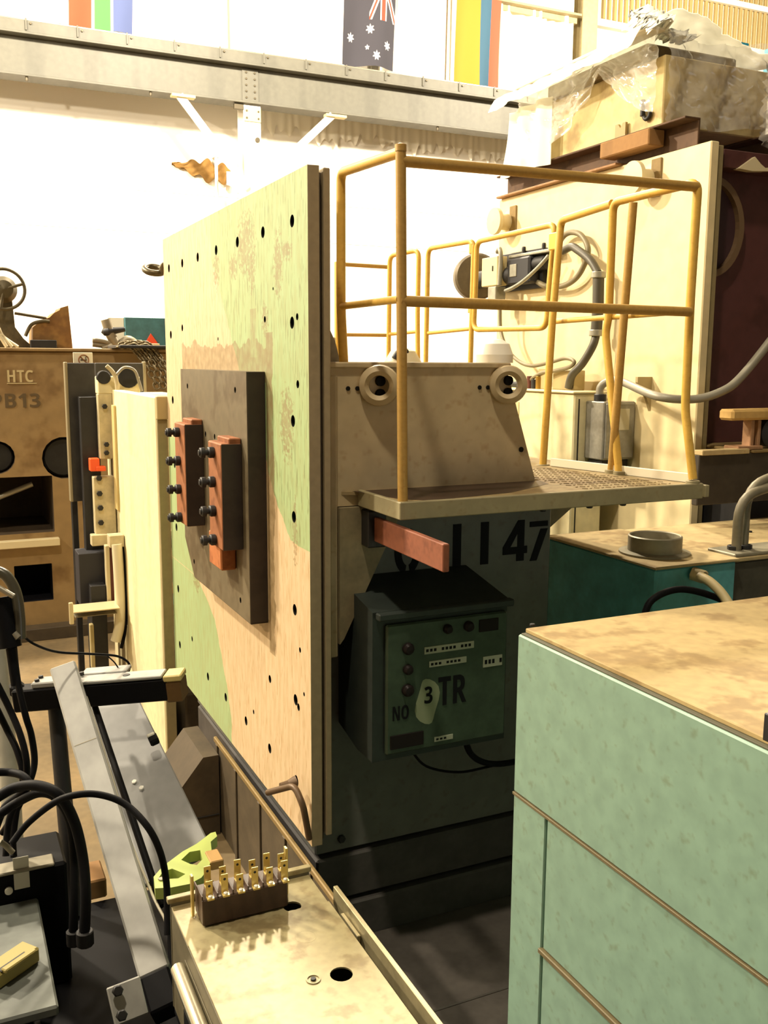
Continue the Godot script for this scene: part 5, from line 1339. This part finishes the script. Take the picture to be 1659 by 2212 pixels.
	pbxr(be, "bolted_foot", alu, Vector3(0.244, 1.105, -1.607), Vector3(0.06, 0.012, 0.065), along(Vector3(0.1, -0.75, 0.5), Vector3(0, 0.5, 0.8)), 0.002)
	for q in [Vector3(0.227, 1.132, -1.604), Vector3(0.226, 1.113, -1.561)]:
		bolt(be, "bolt", dark, q, Vector3(0, 0.5, 0.8), 0.010, 0.012)
	pbxr(be, "scratch_seam", M("slide_grey", "7e7762"), b0.lerp(b1, 0.30) + rbm.y * 0.0001, Vector3(0.05, 0.0008, 0.0018), rbm, 0.0001)
	var wp := thing("wide_plate", "wide flat grey plate slanting beside the aluminium beam", "plate", Vector3(0.38, 1.15, -2.2))
	var p0 := Vector3(0.356, 1.385, -2.443)
	var p1 := Vector3(0.418, 1.188, -1.921)
	var pd := (p1 - p0).normalized()
	var rp := along(pd, Vector3(-0.25, 0.8, 0.55))
	pbxr(wp, "plate", M("plate_grey", "8c8c8a", 0.45, 0.1, 0, 0.9), (p0 + p1) * 0.5 - rp.y * 0.01 + Vector3(-0.014, 0, -0.006), Vector3(0.155, 0.014, p0.distance_to(p1) + 0.06), rp, 0.003)
	pbxr(wp, "edge_clip", rub, Vector3(0.419, 1.351, -2.194), Vector3(0.022, 0.02, 0.028), rp, 0.004)
	pbxr(wp, "clip_band", M("label_white", "cdc9b8"), Vector3(0.416, 1.355, -2.202), Vector3(0.018, 0.021, 0.010), rp, 0.002)
	for q in [Vector3(0.364, 1.269, -2.156), Vector3(0.375, 1.264, -2.127)]:
		bolt(wp, "bright_rivet", M("rivet", "f2f0e6", 0.25, 0.2), q, rp.y, 0.006, 0.004)
	ptube(wp, "air_line", M("line_pale", "b5ae98", 0.4), soft([Vector3(0.282, 1.444, -2.297), Vector3(0.294, 1.382, -2.191), Vector3(0.303, 1.319, -2.065), Vector3(0.309, 1.256, -1.939), Vector3(0.325, 1.203, -1.821), Vector3(0.334, 1.180, -1.768), Vector3(0.340, 1.170, -1.730), Vector3(0.339, 1.159, -1.707)]), 0.003, 6)
	ptube(wp, "black_seal", rub, [Vector3(0.301, 1.425, -2.364), Vector3(0.351, 1.149, -1.811)], 0.008, 8)
	# cables
	var cs := [
		["thick black hose arching over the black valve box", 0.0105, [Vector3(0.054, 1.405, -1.894), Vector3(0.089, 1.420, -1.894), Vector3(0.129, 1.432, -1.860), Vector3(0.166, 1.417, -1.831), Vector3(0.191, 1.359, -1.829), Vector3(0.202, 1.290, -1.816), Vector3(0.201, 1.228, -1.785), Vector3(0.195, 1.157, -1.776)]],
		["second black hose inside the thick arching hose", 0.009, [Vector3(0.053, 1.355, -1.919), Vector3(0.092, 1.377, -1.918), Vector3(0.134, 1.404, -1.887), Vector3(0.164, 1.398, -1.863), Vector3(0.186, 1.347, -1.863), Vector3(0.190, 1.274, -1.852), Vector3(0.183, 1.203, -1.822), Vector3(0.178, 1.139, -1.815)]],
		["long thin black cable arching across the aluminium beam to the tray", 0.0062, [Vector3(0.072, 1.384, -1.737), Vector3(0.101, 1.414, -1.742), Vector3(0.144, 1.458, -1.712), Vector3(0.179, 1.476, -1.691), Vector3(0.222, 1.470, -1.688), Vector3(0.264, 1.451, -1.670), Vector3(0.295, 1.420, -1.630), Vector3(0.313, 1.375, -1.614), Vector3(0.323, 1.316, -1.619), Vector3(0.321, 1.269, -1.606), Vector3(0.315, 1.229, -1.583)]],
		["black cable running down the left edge from the connector pod", 0.007, [Vector3(0.113, 1.716, -2.089), Vector3(0.114, 1.646, -2.089), Vector3(0.116, 1.583, -2.061), Vector3(0.126, 1.514, -2.035), Vector3(0.136, 1.464, -2.041), Vector3(0.138, 1.405, -2.033), Vector3(0.119, 1.360, -2.014), Vector3(0.092, 1.307, -2.019), Vector3(0.068, 1.260, -2.041)]],
		["black cable bowing in from the left edge below the clamp arm", 0.007, [Vector3(0.072, 1.598, -2.031), Vector3(0.095, 1.538, -2.023), Vector3(0.112, 1.487, -1.990), Vector3(0.119, 1.435, -1.968), Vector3(0.112, 1.381, -1.981), Vector3(0.081, 1.313, -1.988), Vector3(0.069, 1.247, -1.962)]],
		["black cable hanging behind the others at the left edge", 0.007, [Vector3(0.070, 1.536, -2.055), Vector3(0.089, 1.484, -2.050), Vector3(0.106, 1.442, -2.018), Vector3(0.112, 1.394, -1.998), Vector3(0.099, 1.329, -2.012), Vector3(0.087, 1.260, -2.010), Vector3(0.085, 1.231, -1.985)]],
		["short black cable sagging from the left edge into the bundle", 0.008, [Vector3(0.059, 1.434, -1.953), Vector3(0.085, 1.429, -1.953), Vector3(0.107, 1.429, -1.926), Vector3(0.117, 1.415, -1.910), Vector3(0.103, 1.389, -1.931), Vector3(0.072, 1.360, -1.945), Vector3(0.052, 1.327, -1.928)]],
	]
	for c in cs:
		var pts: Array = c[2]
		var t := thing("black_cable", c[0], "cable", pts[pts.size() - 1], "black cables in the left foreground")
		ptube(t, "cable_run", rub, soft(pts, 8), c[1], 10)
		if c[1] > 0.0085:
			pcyl(t, "end_gland", dark, pts[pts.size() - 1], pts[pts.size() - 1] + Vector3(0, -0.03, 0), c[1] * 1.6, 10)
	var tl := thing("thin_loop_cable", "thin dark cable looping from the pod to the clamp arm's terminal", "cable", Vector3(0.349, 1.465, -2.348))
	ptube(tl, "cable_run", rub, soft([Vector3(0.132, 1.664, -2.127), Vector3(0.161, 1.628, -2.162), Vector3(0.216, 1.581, -2.240), Vector3(0.302, 1.546, -2.306), Vector3(0.370, 1.516, -2.358), Vector3(0.398, 1.489, -2.363), Vector3(0.388, 1.464, -2.363), Vector3(0.361, 1.459, -2.352), Vector3(0.347, 1.469, -2.349)]), 0.003, 8)
	ptube(tl, "second_strand", rub, soft([Vector3(0.341, 1.525, -2.351), Vector3(0.362, 1.500, -2.348), Vector3(0.374, 1.466, -2.348), Vector3(0.354, 1.460, -2.345)]), 0.0018, 6)
	var pod := thing("connector_pod", "black cable connector pod with bright metal rings at the left edge", "connector", Vector3(0.105, 1.649, -2.081))
	ptube(pod, "pod_body", rub, [Vector3(0.098, 1.755, -2.103), Vector3(0.106, 1.651, -2.080)], 0.024, 12)
	ptube(pod, "strain_relief", rub, [Vector3(0.108, 1.649, -2.079), Vector3(0.113, 1.572, -2.064)], 0.011, 10)
	ptube(pod, "clear_sleeve", M("sleeve_dull", "4a4638", 0.3, 0.1), soft([Vector3(0.088, 1.810, -2.117), Vector3(0.109, 1.798, -2.105), Vector3(0.124, 1.765, -2.092), Vector3(0.128, 1.717, -2.082), Vector3(0.127, 1.669, -2.074)]), 0.012, 10)
	ptube(pod, "metal_ring", M("rod_steel", "9a9484"), [Vector3(0.089, 1.783, -2.078), Vector3(0.118, 1.764, -2.061)], 0.006, 8)
	ptube(pod, "metal_ring", M("rod_steel", "9a9484"), [Vector3(0.115, 1.683, -2.071), Vector3(0.123, 1.673, -2.066)], 0.008, 8)
	pbox(pod, "cone_foot", rub, Vector3(0.116, 1.431, -2.429), Vector3(0.151, 1.465, -2.418) + Vector3(0, 0, 0.03), 0.008)
	# green saw handle lying on the saddle
	var sw := thing("saw_handle", "pale green plastic saw handle with two openings, lying beside the beam", "saw", Vector3(0.40, 1.19, -1.75))
	var gm := M("saw_green", "a9b860", 0.4)
	var s0 := S()
	prism(s0, [Vector2(0.331, -1.769), Vector2(0.337, -1.813), Vector2(0.361, -1.845), Vector2(0.414, -1.889), Vector2(0.449, -1.909), Vector2(0.489, -1.943), Vector2(0.500, -1.944), Vector2(0.498, -1.923), Vector2(0.479, -1.905), Vector2(0.468, -1.854), Vector2(0.448, -1.801), Vector2(0.424, -1.770), Vector2(0.397, -1.757), Vector2(0.361, -1.759)], 1, 1.192, 1.216)
	var sc := csg(sw, "handle", mesh(s0, gm))
	cut_poly(sc, [Vector2(0.403, -1.856), Vector2(0.427, -1.881), Vector2(0.449, -1.879), Vector2(0.444, -1.840), Vector2(0.428, -1.822), Vector2(0.416, -1.832)], 1.18, 1.23, gm)
	cut_poly(sc, [Vector2(0.342, -1.799), Vector2(0.358, -1.825), Vector2(0.378, -1.829), Vector2(0.398, -1.797), Vector2(0.381, -1.787)], 1.18, 1.23, gm)
	pbox(sw, "orange_peg", M("peg_tan", "b08a50", 0.6), Vector3(0.455, 1.200, -1.814) , Vector3(0.479, 1.200, -1.864) + Vector3(0.004, 0.02, 0), 0.002)
	pcyl(sw, "rivet", M("rod_steel", "9a9484"), Vector3(0.349, 1.216, -1.796), Vector3(0.349, 1.216, -1.796) + Vector3(0, 0.003, 0), 0.006, 12)
	# metal tray with terminals
	var tr1 := thing("metal_tray", "pale sheet metal housing with punched holes at the bottom of the picture", "housing", Vector3(0.41, 1.3, -1.2))
	var sm := M("sheet_metal", "a3976f", 0.45, 0.2, 1, 3.0)
	var s1 := S()
	bb(s1, Vector3(0.291, 1.376, -1.425), Vector3(0.527, 1.379, -1.31), 0.001)
	var under := csg(tr1, "rear_sheet", mesh(s1, sm))
	subtract(under, Vector3(0.469, 1.380, -1.345) + Vector3(0, -0.02, 0), Vector3(0.469, 1.380, -1.345) + Vector3(0, 0.02, 0), 0.0145, sm)
	var s2 := S()
	bb(s2, Vector3(0.291, 1.3792, -1.332), Vector3(0.5275, 1.3815, -0.75), 0.0006)
	var lid := csg(tr1, "top_sheet", mesh(s2, sm))
	subtract(lid, Vector3(0.474, 1.380, -1.150) + Vector3(0, -0.02, 0), Vector3(0.474, 1.380, -1.150) + Vector3(0, 0.02, 0), 0.0165, sm)
	subtract(lid, Vector3(0.469, 1.380, -1.345) + Vector3(0, -0.02, 0), Vector3(0.469, 1.380, -1.345) + Vector3(0, 0.02, 0), 0.0145, sm)
	pbox(tr1, "left_wall", M("sheet_side", "6f6750", 0.5, 0.2, 0, 1.5), Vector3(0.291, 1.20, -1.425), Vector3(0.294, 1.376, -0.75), 0.001)
	pbox(tr1, "right_wall", M("sheet_side", "6f6750"), Vector3(0.524, 1.20, -1.425), Vector3(0.527, 1.376, -0.75), 0.001)
	pbox(tr1, "bottom", blk, Vector3(0.291, 1.19, -1.425), Vector3(0.527, 1.2, -0.75), 0.001)
	pbox(tr1, "back_lip", sm, Vector3(0.286, 1.383, -1.437), Vector3(0.532, 1.392, -1.425), 0.001)
	pbox(tr1, "back_wall", M("sheet_side", "6f6750"), Vector3(0.29, 1.20, -1.43), Vector3(0.528, 1.384, -1.425), 0.001)
	plathe(tr1, "embossed_ring", sm, Vector3(0.459, 1.380, -1.256), Vector3.UP, [Vector2(0.0135, 0), Vector2(0.0145, 0.0016), Vector2(0.0165, 0.0016), Vector2(0.0178, 0)], 28)
	plathe(tr1, "knob_ring", sm, Vector3(0.433, 1.380, -1.155), Vector3.UP, [Vector2(0.0085, 0), Vector2(0.0085, 0.003), Vector2(0.0105, 0.003), Vector2(0.011, 0)], 24)
	pcyl(tr1, "knob_pin", dark, Vector3(0.433, 1.380, -1.155), Vector3(0.433, 1.380, -1.155) + Vector3(0, 0.004, 0), 0.004, 10)
	pbox(tr1, "stand", blk, Vector3(0.31, 0.941, -1.40), Vector3(0.51, 1.19, -1.02), 0.004)
	# terminal strip: brown block with rows of brass tabs
	var ts := thing("terminal_strip", "brown terminal strip with two rows of brass tabs on the metal housing", "terminals", Vector3(0.385, 1.381, -1.37))
	var bake := M("bakelite", "4a3420", 0.5, 0.0, 0, 2.0)
	var brass := M("brass_tab", "d8bf72", 0.3, 0.6)
	pbox(ts, "terminal_block", bake, Vector3(0.323, 1.381, -1.395), Vector3(0.462, 1.425, -1.345), 0.002)
	for i in 6:
		var x := 0.330 + i * 0.0245
		pbox(ts, "divider", bake, Vector3(x - 0.008, 1.425, -1.395), Vector3(x - 0.006, 1.432, -1.345), 0.0005)
		for j in 2:
			var z := -1.352 - j * 0.034
			var xx := x + (0.006 if j else 0.0)
			var h := 1.452 + (0.006 if (i + j) % 2 else 0.0)
			var tabn := pbox(ts, "brass_tab", brass, Vector3(xx, 1.40, z), Vector3(xx + 0.011, h, z + 0.0016), 0.0003)
			pbox(tabn, "tab_foot", brass, Vector3(xx, 1.425, z), Vector3(xx + 0.011, 1.428, z + 0.012), 0.0004)
			pcyl(tabn, "tab_hole", dark, Vector3(xx + 0.0055, h - 0.008, z + 0.0014), Vector3(xx + 0.0055, h - 0.008, z + 0.0019), 0.0022, 8)
			bolt(tabn, "screw", M("rivet", "f2f0e6", 0.25, 0.2), Vector3(xx + 0.0055, 1.428, z + 0.007), Vector3.UP, 0.0035, 0.003)
	pbox(ts, "end_post", brass, Vector3(0.470, 1.381, -1.388), Vector3(0.474, 1.462, -1.378), 0.0006)
	pbox(ts, "end_post", brass, Vector3(0.314, 1.381, -1.388), Vector3(0.318, 1.450, -1.378), 0.0006)
	# upright flange strip on the right of the housing
	var fs := thing("flange_strip", "long upright metal flange strip along the right side of the metal housing", "flange", Vector3(0.555, 1.2, -1.1))
	var fm := M("flange_metal", "b5a880", 0.4, 0.3, 0, 1.5)
	pbox(fs, "strip", fm, Vector3(0.556, 1.19, -1.385), Vector3(0.564, 1.372, -0.75), 0.001)
	pbox(fs, "inner_strip", fm, Vector3(0.549, 1.22, -1.335), Vector3(0.555, 1.352, -1.265), 0.001)
	pcyl(fs, "stud", dark, Vector3(0.53, 1.335, -1.30), Vector3(0.556, 1.335, -1.30), 0.008, 10)
	bolt(fs, "nut", dark, Vector3(0.548, 1.335, -1.30), Vector3.LEFT, 0.014, 0.012)
	pbox(fs, "post", blk, Vector3(0.562, 0.0, -1.35), Vector3(0.58, 1.19, -1.30), 0.002)
	# chrome tube
	var ch := thing("chrome_tube", "shiny chrome tube left of the metal housing at the bottom edge", "tube", Vector3(0.278, 1.33, -1.2))
	ptube(ch, "tube_run", M("chrome", "d8d2bc", 0.2, 0.9), [Vector3(0.278, 1.335, -1.325), Vector3(0.276, 1.33, -0.85)], 0.0115, 18)
	pbox(ch, "tube_rail", M("sheet_side", "6f6750"), Vector3(0.2895, 1.31, -1.33), Vector3(0.2908, 1.345, -0.85), 0.0004)
	pbox(ch, "tube_stand", blk, Vector3(0.268, 0.94, -1.25), Vector3(0.286, 1.325, -1.2), 0.002)
